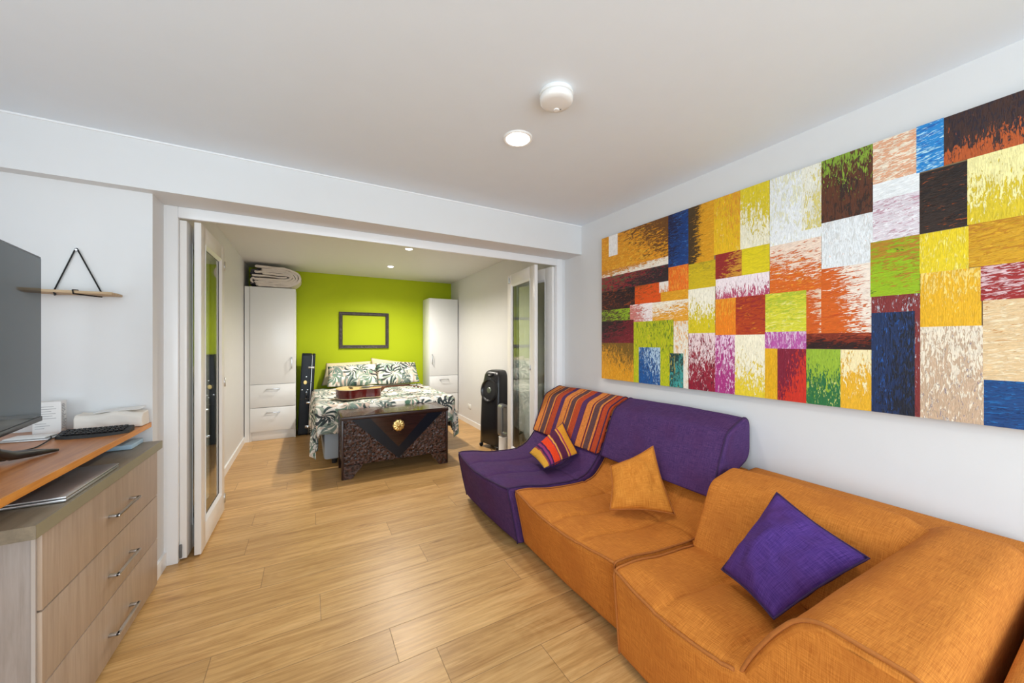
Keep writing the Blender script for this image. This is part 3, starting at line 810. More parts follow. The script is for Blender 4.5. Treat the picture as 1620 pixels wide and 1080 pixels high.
# near corner module
def corner_module():
    xf, zf = 1.088, .388; y_far, y_near = 1.105, .03
    t_ = thing('sofa_section', 'orange corner sofa section with two low backrests, nearest the camera', 'sofa section', (1.62, .56, 0)); L0 = Vector(t_.location)
    prof = roundpoly([(xf+.03, .022), (xf, zf), (xf+.16, zf-.010), (xf+.34, zf-.040), (xf+.52, zf-.052), (1.97, zf-.055), (1.985, .615), (2.165, .625), (2.172, .022)],
                     [.03, .035, .06, .1, .06, .01, .03, .03, .01])
    seams = (.865, .635)
    def df(co, tt, arc):
        s = math.sin(PI*min(1, max(0, (co.y-.45)/.65))) if co.y > .45 else 0
        fr = max(0, 1-abs(co.x-xf)/.10)
        co.x -= .035*s*max(0, 1-(co.x-xf)/.35)*(.4+.6*min(1, co.z/zf))
        co.z -= .028*s*fr*min(1, max(0, (co.z-.1)/.25))
        if co.z > zf-.12 and co.x < 1.95:
            g = sum(math.exp(-((co.y-sy)/.010)**2) for sy in seams)
            co.z += .010*abs(math.sin((co.y-.635)/.235*PI))*(1-fr)-.012*g*(1-fr*.7)
            co.z += .006*mnoise.noise(Vector((co.x*7, co.y*9, 1.3)))
        return co-L0
    sweep('seat', prof, .19, y_far-.004, xz(0), M['orange'], t_, r=.022, step=.012, pstep=.014, deform=df)
    tube('side_piping', [Vector(df(Vector((x, y_far-.016, z+.001)), 1, 0)) for x, z in resample(roundpoly([(xf+.03, .03), (xf-.001, zf), (xf+.16, zf-.009), (xf+.34, zf-.039), (xf+.52, zf-.050)], [0, .035, .06, .1, 0], 6, False), .03, False)], .0045, M['orangepipe'], t_, 6)
    pts = []
    for k in range(41):
        yy = .60+(y_far-.016-.60)*k/40
        pts.append(Vector(df(Vector((xf+.006, yy, zf-.006)), 0, 0))+Vector((-.002, 0, .002)))
    tube('front_piping', pts, .0055, M['orangepipe'], t_, 6)
    # low backrest along the wall
    A = roundpoly([(1.585, .325), (1.735, .632), (1.93, .668), (1.972, .62), (1.972, .325)], [.03, .05, .04, .03, .01])
    def da(co, tt, arc):
        co.z += .005*mnoise.noise(Vector((co.y*5, co.x*4, 0)))
        if co.z > .5: co.z += .010*math.sin(PI*min(1, max(0, (co.y-.3)/.8)))
        co.z -= .05*max(0, (.46-co.y)/.13)*(co.z > .45)
        return co-L0
    sweep('backrest', A, .33, y_far-.006, xz(0), M['orange'], t_, r=.03, step=.02, pstep=.018, deform=da)
    # low backrest along the near end, its end face flush with the sofa front
    B = roundpoly([(.60, .335), (.562, .43), (.505, .535), (.455, .602), (.405, .628), (.235, .622), (.19, .58), (.19, .022), (.60, .022)], [.02, .05, .05, .04, .04, .04, .03, .01, .01])
    def dbb(co, tt, arc):
        k = (co.x-1.09)/.6
        co.z += .040*min(1, max(0, k))*min(1, max(0, (co.z-.35)/.2))
        co.z += .004*mnoise.noise(Vector((co.x*5, co.y*9, 3)))
        co.y -= .05*min(1, max(0, k))*min(1, max(0, (co.z-.3)/.3))*min(1, max(0, (co.y-.19)/.25))
        return co-L0
    sweep('end_backrest', B, 1.078, 1.98, lambda a, b, wv: (wv, a, b), M['orange'], t_, r=.022, step=.02, pstep=.018, deform=dbb)
    tube('end_piping', [Vector(dbb(Vector((1.084, y, z)), 0, 0)) for y, z in resample(B[:-14], .03, False)], .0055, M['orangepipe'], t_, 6)
    # rear shell across the near end
    sweep('rear_shell', roundpoly([(.03, .022), (.03, .60), (.165, .60), (.165, .022)], [.01, .03, .03, .01]), 1.10, 2.165, lambda a, b, wv: (wv, a, b), M['orange'], t_, r=.03, step=.04, pstep=.03, deform=lambda co, tt, arc: co-L0)
    for fx, fy in ((1.2, .12), (2.08, .12), (1.2, .98), (2.08, .98)):
        lathe('foot', [(0, 0), (.025, 0), (.028, .03), (0, .03)], M['blackmat'], t_, c=Vector((fx, fy, 0))-L0, n=16)
corner_module()

cushion('cushion', (1.476, 2.155, .385), (1.800, 2.17, .44), (1.842, 2.416, .625), (1.53, 2.45, .41), .10, M['stripe2'], M['purplepipe'],
        'small multicoloured striped cushion lying on the purple seat', pinch=.05, uvs=True, seed=3, lift=.022)
cushion('cushion', (1.46, 1.497, .372), (1.735, 1.293, .366), (1.812, 1.50, .672), (1.592, 1.625, .55), .11, M['orange2'], M['orangepipe'],
        'plain orange cushion leaning on the purple backrest', pinch=.085, wr=.010, seed=11, lift=.022)
cushion('cushion', (1.325, .612, .400), (1.608, .463, .592), (1.680, .765, .684), (1.440, .850, .395), .12, M['violet'], M['purplepipe'],
        'violet cushion standing on one corner against the orange backrest', pinch=.06, seed=23, wr=.009, lift=.012)

# ------------------------------------------------------------------ wardrobes
def wardrobe(name, label, x0, x1, yf, hinge, label_handle=None):
    t_ = thing(name, label, 'wardrobe', ((x0+x1)/2, yf, 0), 0, 'tall white wardrobes either side of the bed'); Lx = (x0+x1)/2
    bm = bmesh.new(); d = YG-yf-.02; hw = (x1-x0)/2
    add_box(bm, (-hw, .021, .0), (-hw+.018, d, 2.042), .001); add_box(bm, (hw-.018, .021, 0), (hw, d, 2.042), .001)
    add_box(bm, (-hw+.018, .021, 2.024), (hw-.018, d, 2.042), .001); add_box(bm, (-hw+.018, .021, .122), (hw-.018, d, .14), .001)
    add_box(bm, (-hw+.018, d-.01, .14), (hw-.018, d, 2.024), 0); add_box(bm, (-hw+.018, .023, .738), (hw-.018, d-.01, .752))
    from_bm('carcass', bm, M['lacquer'], t_, 35)
    box('plinth', (-hw+.018, .045, 0), (hw-.018, .06, .121), M['lacquer'], t_, .001)
    g = .006
    def handle(par, c, vert):
        bm = bmesh.new(); l = .078
        if vert:
            add_box(bm, (c[0]-.006, -.034, c[1]-l), (c[0]+.006, -.026, c[1]+l), .002)
            for s in (-1, 1): add_box(bm, (c[0]-.005, -.028, c[1]+s*(l-.008)-.005), (c[0]+.005, .001, c[1]+s*(l-.008)+.005))
        else:
            add_box(bm, (c[0]-l, -.034, c[1]-.006), (c[0]+l, -.026, c[1]+.006), .002)
            for s in (-1, 1): add_box(bm, (c[0]+s*(l-.008)-.005, -.028, c[1]-.005), (c[0]+s*(l-.008)+.005, .001, c[1]+.005))
        from_bm('handle', bm, M['steel'], par, 35)
    e = .003
    dr = box('door', (-hw+e, 0, .748+g/2), (hw-e, .019, 2.040), M['lacquer'], t_, .0015)
    handle(dr, (hinge*(hw-.045), 1.03), True)
    a = box('drawer', (-hw+e, 0, .441+g/2), (hw-e, .019, .748-g/2), M['lacquer'], t_, .0015); handle(a, (0, .683), False)
    b = box('drawer', (-hw+e, 0, .128), (hw-e, .019, .441-g/2), M['lacquer'], t_, .0015); handle(b, (0, .370), False)
    return t_
wardrobe('wardrobe', 'tall white wardrobe left of the bed with folded bedding on top', -.668, -.150, 5.82, 1)
wardrobe('wardrobe', 'tall white wardrobe right of the bed with nothing on top', 1.752, 2.252, 5.92, -1)
box('filler', (-.722, 5.83, 0), (-.670, 5.85, 2.04), M['lacquer'])
bpy.data.objects['filler'].name = 'filler_panel'
tag(bpy.data.objects['filler_panel'], 'narrow white filler strip between left wall and left wardrobe', 'panel')

# folded duvet: stacked folds rolled to the right
def ribbon(bm, pts, th, y0, y1, seed, n=8):
    P = [Vector((p[0], p[1])) for p in resample(pts, .012, False)]
    L, Rr = [], []
    for i, p in enumerate(P):
        d = (P[min(i+1, len(P)-1)]-P[max(i-1, 0)]).normalized(); nn = Vector((-d.y, d.x))
        L.append(p+nn*th/2); Rr.append(p-nn*th/2)
    out = L+[P[-1]+(P[-1]-P[-2]).normalized()*th*.45]+Rr[::-1]+[P[0]-(P[1]-P[0]).normalized()*th*.45]
    rows = []
    for j in range(n+1):
        y = y0+(y1-y0)*j/n; k = 0 if 0 < j < n else .004
        row = []
        for (a, b) in out:
            nz = .010*mnoise.noise(Vector((a*9, y*6, seed)))+.006*mnoise.noise(Vector((b*22, a*14, seed+y*9)))
            row.append(bm.verts.new((a+nz*.6, y+.012*mnoise.noise(Vector((a*12, b*12, seed)))*(j in (0, n)), b+nz)))
        rows.append(row)
    m = len(out)
    for j in range(n):
        for i in range(m):
            f = bm.faces.new((rows[j][i], rows[j][(i+1) % m], rows[j+1][(i+1) % m], rows[j+1][i])); f.smooth = True
    bm.faces.new(rows[0][::-1]); bm.faces.new(rows[-1])
fd = thing('folded_duvet', 'folded off-white duvet stuffed on top of the left wardrobe under the ceiling', 'bedding', (-.40, 6.03, 2.056))
bm = bmesh.new()
def arcpts(cx, cz, rx, rz, a0, a1, n=16): return [(cx+rx*math.cos(a0+(a1-a0)*k/n), cz+rz*math.sin(a0+(a1-a0)*k/n)) for k in range(n+1)]
zc = .132
for k, (rx, rz, xl, xl2) in enumerate(((.200, .118, -.17, -.20), (.165, .090, -.21, -.13), (.130, .064, -.17, -.21), (.092, .037, -.22, -.12))):
    pts = [(xl, zc-rz+.008*math.sin(k*2))]+[(xl*.4, zc-rz-.004)]+arcpts(.10, zc, rx, rz, -PI/2, PI/2)+[(-.05, zc+rz+.004), (xl2, zc+rz+.01*math.cos(k*1.7))]
    ribbon(bm, pts, .0285, -.20, .20, k*3.1)
ribbon(bm, [(-.24, zc+.004), (-.08, zc+.008), (.10, zc-.002), (.14, zc)], .02, -.195, .2, 9)
ribbon(bm, [(-.20, .015), (0, .011), (.16, .013), (.20, .02)], .02, -.205, .2, 13)
ribbon(bm, arcpts(-.225, .075, .025, .03, PI*1.4, PI*.5, 8), .02, -.20, .2, 17)
bmesh.ops.recalc_face_normals(bm, faces=bm.faces)
from_bm('duvet', bm, M['duvet'], fd)
bm = bmesh.new()
for k in range(6):
    z = .03+.035*k
    ribbon(bm, [(-.262+.01*(k % 2), z), (-.24, z+.01), (-.175, z+.004)], .024, -.17, .15, 30+k, 4)
bmesh.ops.recalc_face_normals(bm, faces=bm.faces)
from_bm('dark_blanket', bm, M['darkknit'], fd)['label'] = 'charcoal knitted blanket edge'

# ------------------------------------------------------------------ picture frame on the green wall
fr = thing('picture_frame', 'empty dark ornate frame hung on the green wall above the bed', 'picture frame', (.800, YG, 1.50))
bm = bmesh.new(); pr = [(0, 0), (0, -.022), (.010, -.030), (.022, -.022), (.036, -.026), (.046, -.014), (.052, -.008), (.052, 0)]
ox, oz = .3765, .29; rings = []
for sx, sz in ((-1, -1), (1, -1), (1, 1), (-1, 1)):
    rings.append([bm.verts.new((sx*(ox-a), b, sz*(oz-a))) for a, b in pr])
for k in range(4):
    a, b = rings[k], rings[(k+1) % 4]
    for i in range(len(pr)-1): bm.faces.new((a[i], b[i], b[i+1], a[i+1]))
bmesh.ops.recalc_face_normals(bm, faces=bm.faces)
bmesh.ops.subdivide_edges(bm, edges=[e for e in bm.edges if e.calc_length() > .3], cuts=60, use_grid_fill=True)
for v_ in bm.verts:
    if v_.co.y < -.01: v_.co.y += .006*mnoise.noise(v_.co*60)
from_bm('moulding', bm, M['frame'], fr)

# ------------------------------------------------------------------ bed
bed = thing('bed', 'queen bed with grey-blue base against the green wall', 'bed', (.87, 5.28, 0))
def bl(p): return (p[0]-.87, p[1]-5.28, p[2])
box('bed_base', bl((.145, 4.345, .05)), bl((1.505, 6.30, .36)), M['bedblue'], bed, .03)
box('mattress', bl((.14, 4.34, .365)), bl((1.51, 6.31, .592)), M['mattress'], bed, .05)
for x in (.25, 1.42):
    for y in (4.4, 6.2): lathe('leg', [(0, 0), (.025, 0), (.03, .055), (0, .055)], M['blackmat'], bed, c=bl((x, y, 0)), n=14)

def duvet():
    x0, x1, y0_, y1_ = .10, 1.545, 4.305, 5.86; top = .645; R = .055
    sl, sr, sf = .49, .45, .33
    nx, ny = 110, 96
    bm = bmesh.new(); uvl = bm.loops.layers.uv.new('UVMap'); G = []
    for j in range(ny+1):
        q = y0_-sf+(y1_-y0_+sf)*j/ny; row = []
        for i in range(nx+1):
            p = x0-sl+(x1-x0+sl+sr)*i/nx
            dx = x0-p if p < x0 else (p-x1 if p > x1 else 0); dy = y0_-q if q < y0_ else 0
            sx = -1 if p < x0 else 1
            d = math.hypot(dx, dy)
            bx_ = min(max(p, x0), x1); by = max(q, y0_)
            if d < 1e-6:
                z = top+.012*mnoise.noise(Vector((p*4, q*4, 0)))+.008*mnoise.noise(Vector((p*10, q*8, 3)))
                co = Vector((p, q, z))
            else:
                ux, uy = sx*dx/d, -dy/d
                edge_z = top+.012*mnoise.noise(Vector((bx_*4, by*4, 0)))
                if d < R*PI/2:
                    th = d/R; out = R*math.sin(th); dn = R*(1-math.cos(th))
                else:
                    out = R; dn = R+d-R*PI/2
                per = (q if dx >= dy else p)*1.0
                fold = .022*math.sin(per*17+1.2)+.014*math.sin(per*31)+.018*mnoise.noise(Vector((p*5, q*5, 8)))
                out = max(.03, out+fold*min(1, dn/.25))
                # side hem rises towards the pillows, corner hangs lowest
                co = Vector((bx_+ux*out, by+uy*out, edge_z-dn))
                co.z = max(co.z, .045)
            row.append(bm.verts.new(co))
        G.append(row)
    for j in range(ny):
        for i in range(nx):
            f = bm.faces.new((G[j][i], G[j][i+1], G[j+1][i+1], G[j+1][i])); f.smooth = True
            for lp, (ii, jj) in zip(f.loops, ((i, j), (i+1, j), (i+1, j+1), (i, j+1))):
                lp[uvl].uv = ((x1-x0+sl+sr)*ii/nx, (y1_-y0_+sf)*jj/ny)
    o = from_bm('duvet_cover', bm, M['palm'])
    m = o.modifiers.new('thick', 'SOLIDIFY'); m.thickness = .022; m.offset = -1
    tag(o, 'white duvet with green and grey palm leaf print spread over the bed', 'bedding')
    return o
duvet()
G2 = 'leaf printed pillows on the bed'; G3 = 'cream pillows behind the printed ones'
cushion('pillow', (.235, 5.78, .675), (.93, 5.80, .675), (.95, 6.08, .965), (.255, 6.06, .945), .20, M['palm'], None, 'palm leaf print pillow on the left side of the bed', 'pillow', pinch=.03, seed=.7, group=G2)
cushion('pillow', (.92, 5.76, .675), (1.555, 5.78, .675), (1.55, 6.06, .975), (.93, 6.04, .975), .20, M['palm'], None, 'palm leaf print pillow on the right side of the bed', 'pillow', pinch=.02, seed=2.9, group=G2)
cushion('pillow', (.17, 6.13, .66), (.86, 6.14, .66), (.89, 6.26, 1.005), (.24, 6.26, .985), .13, M['cream'], None, 'cream pillow behind the left leaf print pillow', 'pillow', pinch=.03, seed=5, group=G3)
cushion('pillow', (.90, 6.14, .66), (1.52, 6.14, .66), (1.49, 6.25, .965), (.885, 6.25, 1.055), .13, M['cream'], None, 'cream pillow whose corner peaks behind the right leaf print pillow', 'pillow', pinch=.03, seed=9, group=G3)

# ------------------------------------------------------------------ carved chest
ch = thing('carved_chest', 'dark carved wooden chest with brass medallion at the foot of the bed', 'chest', (.80, 3.785, 0))
def chest():
    hw, D, zt, zb = .525, .42, .60, .125
    def ring(par, name, lo, hi, mat, bev=.004): return box(name, lo, hi, mat, par, bev)
    # body with carved relief on front and sides
    bm = bmesh.new(); add_box(bm, (-hw+.012, .012, zb), (hw-.012, D-.012, zt-.035), .003)
    from_bm('body', bm, M['carved'], ch, 35)
    # displaced carved front
    def relief(w0, w1, z0, z1, org, du, nrm, name):
        bm = bmesh.new(); nx, nz = int((w1-w0)/.0045), int((z1-z0)/.0045); g = []
        for j in range(nz+1):
            r_ = []
            for i in range(nx+1):
                a, b = w0+(w1-w0)*i/nx, z0+(z1-z0)*j/nz
                e = min(1, i/3, (nx-i)/3, j/3, (nz-j)/3)
                c_ = mnoise.cell_vector(Vector((0, 0, 0)))
                dd = mnoise.voronoi(Vector((a*32, b*32, .5)))[0]
                h = (.008*(1-min(1, dd[0]*1.5))+.003*mnoise.noise(Vector((a*70, b*70, 0))))*e
                r_.append(bm.verts.new(Vector(org)+Vector(du)*a+Vector((0, 0, b))+Vector(nrm)*h))
            g.append(r_)
        for j in range(nz):
            for i in range(nx):
                f = bm.faces.new((g[j][i], g[j][i+1], g[j+1][i+1], g[j+1][i])); f.smooth = True
        bmesh.ops.recalc_face_normals(bm, faces=bm.faces)
        return from_bm(name, bm, M['carved'], ch)
    relief(-hw+.02, hw-.02, zb, zt-.035, (0, .0115, 0), (1, 0, 0), (0, -1, 0), 'carved_front')
    relief(.02, D-.02, zb, zt-.035, (-hw+.0115, 0, 0), (0, 1, 0), (-1, 0, 0), 'carved_side')
    # smooth triangular panel with blackened border
    z1 = zt-.036
    def tri(name, pts, y, mat, th=.006):
        bm = bmesh.new(); f_ = [bm.verts.new((x, y, z)) for x, z in pts]; b_ = [bm.verts.new((x, y+th, z)) for x, z in pts]
        bm.faces.new(f_); n = len(pts)
        for k in range(n): bm.faces.new((f_[k], b_[k], b_[(k+1) % n], f_[(k+1) % n]))
        bmesh.ops.recalc_face_normals(bm, faces=bm.faces)
        return from_bm(name, bm, mat, ch)
    tri('black_triangle', [(-.436, z1), (.465, z1), (.0, .135)], -.004, M['ebony'], .016)
    tri('centre_panel', [(-.27, z1), (.30, z1), (.0, .25)], -.006, M['polished'], .004)
    # corner boards and feet (bracket feet)
    for s in (-1, 1):
        box('corner_board', (s*hw-.018 if s > 0 else -hw, -.002, .0), (hw if s > 0 else -hw+.018, .03, zt-.035), M['chestdark'], ch, .003)
        box('corner_board', (s*hw-.02 if s > 0 else -hw, D-.03, .0), (hw if s > 0 else -hw+.02, D, zt-.035), M['chestdark'], ch, .003)
        def foot(pts, y0, y1):
            bm = bmesh.new(); P = roundpoly(pts, [0, 0, .02, .03, .02, 0][:len(pts)], 5)
            f_ = [bm.verts.new((s*x, y0, z)) for x, z in P]; b_ = [bm.verts.new((s*x, y1, z)) for x, z in P]; n = len(P)
            bm.faces.new(f_); bm.faces.new(b_[::-1])
            for k in range(n): bm.faces.new((f_[k], b_[k], b_[(k+1) % n], f_[(k+1) % n]))
            bmesh.ops.recalc_face_normals(bm, faces=bm.faces)
            from_bm('foot', bm, M['carved'], ch)
        foot([(hw-.004, .128), (hw-.004, .0), (hw-.10, .0), (hw-.125, .05), (hw-.17, .085), (hw-.19, .128)], .0, .026)
        foot([(hw-.004, .128), (hw-.004, .0), (hw-.10, .0), (hw-.125, .05), (hw-.17, .085), (hw-.19, .128)], D-.026, D-.002)
    # lid
    lid = box('lid', (-hw-.004, -.008, zt-.034), (hw+.004, D+.004, zt-.004), M['chestdark'], ch, .004)
    bm = bmesh.new()
    add_box(bm, (-hw+.01, .012, zt-.006), (hw-.01, D-.012, zt+.001), .002)
    from_bm('lid_carving', bm, M['carved'], lid)
    bm = bmesh.new()
    P = [(-.32, -.004), (.46, -.004), (.40, D-.01), (-.06, D-.01)]
    a = [bm.verts.new((x, y, zt+.003)) for x, y in P]; b = [bm.verts.new((x, y, zt-.004)) for x, y in P]
    bm.faces.new(a)
    for k in range(4): bm.faces.new((a[k], b[k], b[(k+1) % 4], a[(k+1) % 4]))
    bmesh.ops.recalc_face_normals(bm, faces=bm.faces)
    from_bm('lid_panel', bm, M['polished'], lid)
    # brass medallion, scalloped
    bm = bmesh.new(); n = 60; c = (.0, -.010, .468); rings = []
    for r_, y_ in ((0, -.014), (.012, -.013), (.018, -.007), (.028, -.011), (.040, -.006), (.052, -.008), (.058, -.002), (.058, .006)):
        row = []
        for k in range(n):
            a_ = 2*PI*k/n; rr_ = r_*(1+(.055*math.cos(a_*10) if r_ > .045 else .03*math.cos(a_*8)))
            row.append(bm.verts.new((c[0]+rr_*math.cos(a_), c[1]+y_+.0015*math.cos(a_*10), c[2]+rr_*math.sin(a_))))
        rings.append(row)
    for A, B in zip(rings, rings[1:]):
        for k in range(n): bm.faces.new((A[k], A[(k+1) % n], B[(k+1) % n], B[k])).smooth = True
    bmesh.ops.remove_doubles(bm, verts=bm.verts, dist=.0001)
    bmesh.ops.recalc_face_normals(bm, faces=bm.faces)
    from_bm('medallion', bm, M['brass'], ch)
chest()

# ------------------------------------------------------------------ guitar
gt = thing('acoustic_guitar', 'acoustic guitar with red sides lying face up on the bed', 'guitar', (.275, 4.64, .662), math.radians(2.5))
def guitar():
    def half(x):   # body half-width along its length 0..0.5
        pts = [(0, 0), (.01, .075), (.03, .125), (.07, .172), (.12, .197), (.17, .195), (.22, .165), (.27, .135), (.31, .128), (.36, .137), (.41, .145), (.45, .132), (.48, .098), (.495, .055), (.50, .03)]
        for (a, b), (c, d) in zip(pts, pts[1:]):
            if x <= c:
                k = (x-a)/(c-a); k2 = k if a < .03 else k; return b+(d-b)*k2
        return .03
    xs = [.5*(1-math.cos(PI*k/60))/2 for k in range(61)]
    out = [(x, half(x)) for x in xs]+[(x, -half(x)) for x in reversed(xs[1:])]
    out = out[:-1] if out[0] == out[-1] else out
    for _ in range(2):
        out = [((out[i-1][0]+2*out[i][0]+out[(i+1) % len(out)][0])/4, (out[i-1][1]+2*out[i][1]+out[(i+1) % len(out)][1])/4) for i in range(len(out))]
    def slab(name, sc, z0, z1, mat, parent):
        bm = bmesh.new(); cx = .25
        a = [bm.verts.new(((x-cx)*sc+cx, y*sc, z0)) for x, y in out]; b = [bm.verts.new(((x-cx)*sc+cx, y*sc, z1)) for x, y in out]; n = len(out)
        bm.faces.new(a[::-1]); bm.faces.new(b)
        for k in range(n): bm.faces.new((a[k], a[(k+1) % n], b[(k+1) % n], b[k]))
        bmesh.ops.recalc_face_normals(bm, faces=bm.faces)
        return from_bm(name, bm, mat, parent, 40)
    slab('back', 1.0, 0, .006, M['binding'], gt)
    slab('sides', .993, .006, .102, M['guitarside'], gt)
    slab('top_binding', 1.0, .102, .108, M['binding'], gt)
    slab('soundboard', .985, .108, .110, M['guitartop'], gt)
    lathe('rosette', [(.050, .1105), (.060, .1105)], M['blackmat'], gt, c=(.335, 0, 0), n=40)
    lathe('soundhole', [(0, .1108), (.048, .1108)], M['blackmat'], gt, c=(.335, 0, 0), n=40)
    box('bridge', (.145, -.085, .110), (.175, .085, .119), M['chestdark'], gt, .003)
    bm = bmesh.new()
    pg = roundpoly([(.27, -.04), (.37, -.06), (.33, -.12), (.26, -.13), (.23, -.08)], .03)
    a = [bm.verts.new((x, y, .1112)) for x, y in pg]; bm.faces.new(a)
    from_bm('pickguard', bm, M['blackmat'], gt)
    # neck, heel, headstock
    bm = bmesh.new()
    secs = [(.47, .028, .075), (.50, .028, .078), (.55, .027, .026), (.60, .027, .022), (.85, .023, .019)]
    rings = []
    for x, hw_, dp in secs:
        rings.append([bm.verts.new((x, hw_*math.cos(a), .112-dp*abs(math.sin(a)))) for a in [PI*k/8 for k in range(9)]])
    for A, B in zip(rings, rings[1:]):
        for k in range(8): bm.faces.new((A[k], A[k+1], B[k+1], B[k])).smooth = True
        bm.faces.new((A[8], A[0], B[0], B[8]))
    bm.faces.new(rings[0]); bm.faces.new(rings[-1][::-1])
    bmesh.ops.recalc_face_normals(bm, faces=bm.faces)
    from_bm('neck', bm, M['neckwood'], gt)
    box('fretboard', (.385, -.027, .112), (.85, .027, .117), M['chestdark'], gt, .001)
    rot = Matrix.Rotation(math.radians(13), 3, 'Y')
    hd = box('headstock', (.845, -.036, .070), (1.02, .036, .086), M['neckwood'], gt, .003, rot)
    for k in range(3):
        for s in (-1, 1):
            x = .875+.048*k; z = .098-.0105*k-.002
            bm = bmesh.new(); add_tube(bm, [(x, s*.036, z-.009), (x, s*.052, z-.009)], .003, 8); add_box(bm, (x-.008, s*.052-.004, z-.019), (x+.008, s*.052+.004, z+.001), .003)
            add_tube(bm, [(x, s*.022, z-.004), (x, s*.022, z+.012)], .004, 8)
            from_bm('tuning_peg', bm, M['chrome'], gt, 40)
    for k in range(6):
        y = (k-2.5)*.0095
        tube('string', [(.160, y*1.1, .1215), (.385, y, .1205), (.85, y*.85, .1185)], .0006, M['steel'], gt, 4)
    lathe('strap_button', [(0, -.012), (.007, -.010), (.005, -.004), (.006, 0)], M['chrome'], gt, c=(0, 0, .055), axis='X', n=12)
guitar()

# ------------------------------------------------------------------ guitar case standing on edge
gc = thing('guitar_case', 'slim black guitar case standing upright between left wardrobe and bed', 'guitar case', (-.05, 5.90, 0)); gc.rotation_euler = (0, math.radians(2.8), 0)
def gcase():
    # rounded outline in (y, z) – depth into the room corner – swept through its thickness (x)
    out = roundpoly([(.0, .0), (-.0, .50), (.055, .66), (.03, .80), (.13, .93), (.13, 1.13), (.30, 1.13), (.30, .93), (.395, .80), (.37, .66), (.40, .50), (.40, .0)], [.05, .08, .06, .06, .05, .03, .03, .05, .06, .06, .08, .05])
    # the edge facing the camera is the straight lid side of the case
    out = roundpoly([(0, 0), (0, 1.12), (.02, 1.15), (.30, 1.15), (.33, .85), (.40, .45), (.40, 0)], [.02, .01, .02, .04, .08, .08, .05])
    sweep('shell', out, -.082, .048, lambda a, b, wv: (wv, a, b), M['tolex'], gc, r=.012, step=.03, pstep=.03)
    sweep('lid', out, .052, .088, lambda a, b, wv: (wv, a, b), M['tolex'], gc, r=.010, step=.03, pstep=.03)
    box('seam_trim', (.046, -.004, .02), (.054, .004, 1.13), M['steel'], gc, .001)
    for z in (.50, .735): box('band', (-.080, -.004, z), (.086, .004, z+.012), M['blackmat'], gc, .002)
    for z in (.955, .455, .12, .04+.07):
        if z == .11: continue
        bm = bmesh.new(); add_box(bm, (.005, -.008, z-.014), (.082, .002, z+.014), .006); add_box(bm, (.025, -.016, z-.008), (.06, -.006, z+.008), .004)
        from_bm('latch', bm, M['chrome'], gc, 40)
    lathe('emblem', [(0, -.006), (.020, -.005), (.023, 0)], M['brass'], gc, c=(-.022, 0, .71+.03), n=20, axis='Y', sy=1.3)
    for x, z in ((-.055, .635), (.012, .635), (-.012, .82)): lathe('rivet', [(0, -.005), (.007, -.004), (.008, 0)], M['chrome'], gc, c=(x, 0, z), n=12, axis='Y')
    # carrying handle
    tube('handle', [(.0, -.002, .600), (.0, -.03, .595), (.0, -.034, .56), (.0, -.03, .525), (.0, -.002, .52)], .009, M['black'], gc, 10)
    for z in (.600, .52): lathe('handle_mount', [(0, -.012), (.010, -.010), (.013, 0)], M['chrome'], gc, c=(0.0, 0, z), n=14, axis='Y')
gcase()

# ------------------------------------------------------------------ black air cooler
ac = thing('air_cooler', 'tall black air cooler on castors beside the right bedroom wall', 'air cooler', (2.045, 4.075, 0), math.radians(17))
def cooler():
    bm = bmesh.new(); rings = []
    secs = [(.045, .112, .165, .02), (.06, .125, .185, .0), (.30, .122, .182, .0), (.62, .112, .168, -.004), (.70, .108, .162, -.002), (.82, .100, .150, .004), (.90, .094, .138, .012), (.935, .086, .122, .02), (.955, .074, .10, .03), (.963, .05, .07, .035)]
    n = 40
    for z, a, b, ox_ in secs:
        row = []
        for k in range(n):
            th = 2*PI*k/n; c_, s_ = math.cos(th), math.sin(th); e = .45
            row.append(bm.verts.new((ox_+a*math.copysign(abs(c_)**e, c_), b*math.copysign(abs(s_)**e, s_), z)))
        rings.append(row)
    for A, B in zip(rings, rings[1:]):
        for k in range(n): bm.faces.new((A[k], A[(k+1) % n], B[(k+1) % n], B[k])).smooth = True
    bm.faces.new(rings[0][::-1]); bm.faces.new(rings[-1])
    bmesh.ops.recalc_face_normals(bm, faces=bm.faces)
    from_bm('body', bm, M['black'], ac)
    # round outlet facing the bed
    d = lathe('air_outlet', [(.150, .012), (.146, -.010), (.128, -.016), (.115, .004), (.095, .020), (.05, .026), (0, .028)], M['black'], ac, c=(-.108, -.002, .715), n=48, axis='X')
    d.rotation_euler = (0, 0, 0)
    for v_ in d.data.vertices:
        v_.co.x += (v_.co.z-.715)*.10
        v_.co.y *= .98
    lathe('outlet_hub', [(0, -.020), (.030, -.018), (.040, -.008), (.042, .02)], plain('grey_green_hub', (.10, .12, .08, 1), .3, vary=.2), ac, c=(-.098, -.002, .715), n=24, axis='X')
    box('control_panel', (-.100, -.05, .895), (-.062, .05, .925), M['blackmat'], ac, .006)
    box('badge', (-.104, -.02, .900), (-.098, .02, .912), M['chrome'], ac, .002)
    for x, y in ((-.10, .15), (-.10, -.15), (.09, .15), (.09, -.15)):
        bm = bmesh.new(); add_lathe(bm, [(0, -.014), (.022, -.013), (.026, -.006), (.026, .006), (.022, .013), (0, .014)], (x, y, .026), 18, 1, 1, 0, 'Y')
        add_tube(bm, [(x, y, .03), (x, y, .07)], .01, 8)
        from_bm('castor', bm, M['black'], ac, 40)
    tube('power_cord', [(-.02, -.18, .08), (-.04, -.20, .02), (-.10, -.19, .006), (-.16, -.12, .006), (-.12, -.05, .006)], .004, plain('brown_cord', (.10, .03, .02, 1), .5), ac, 8)
cooler()

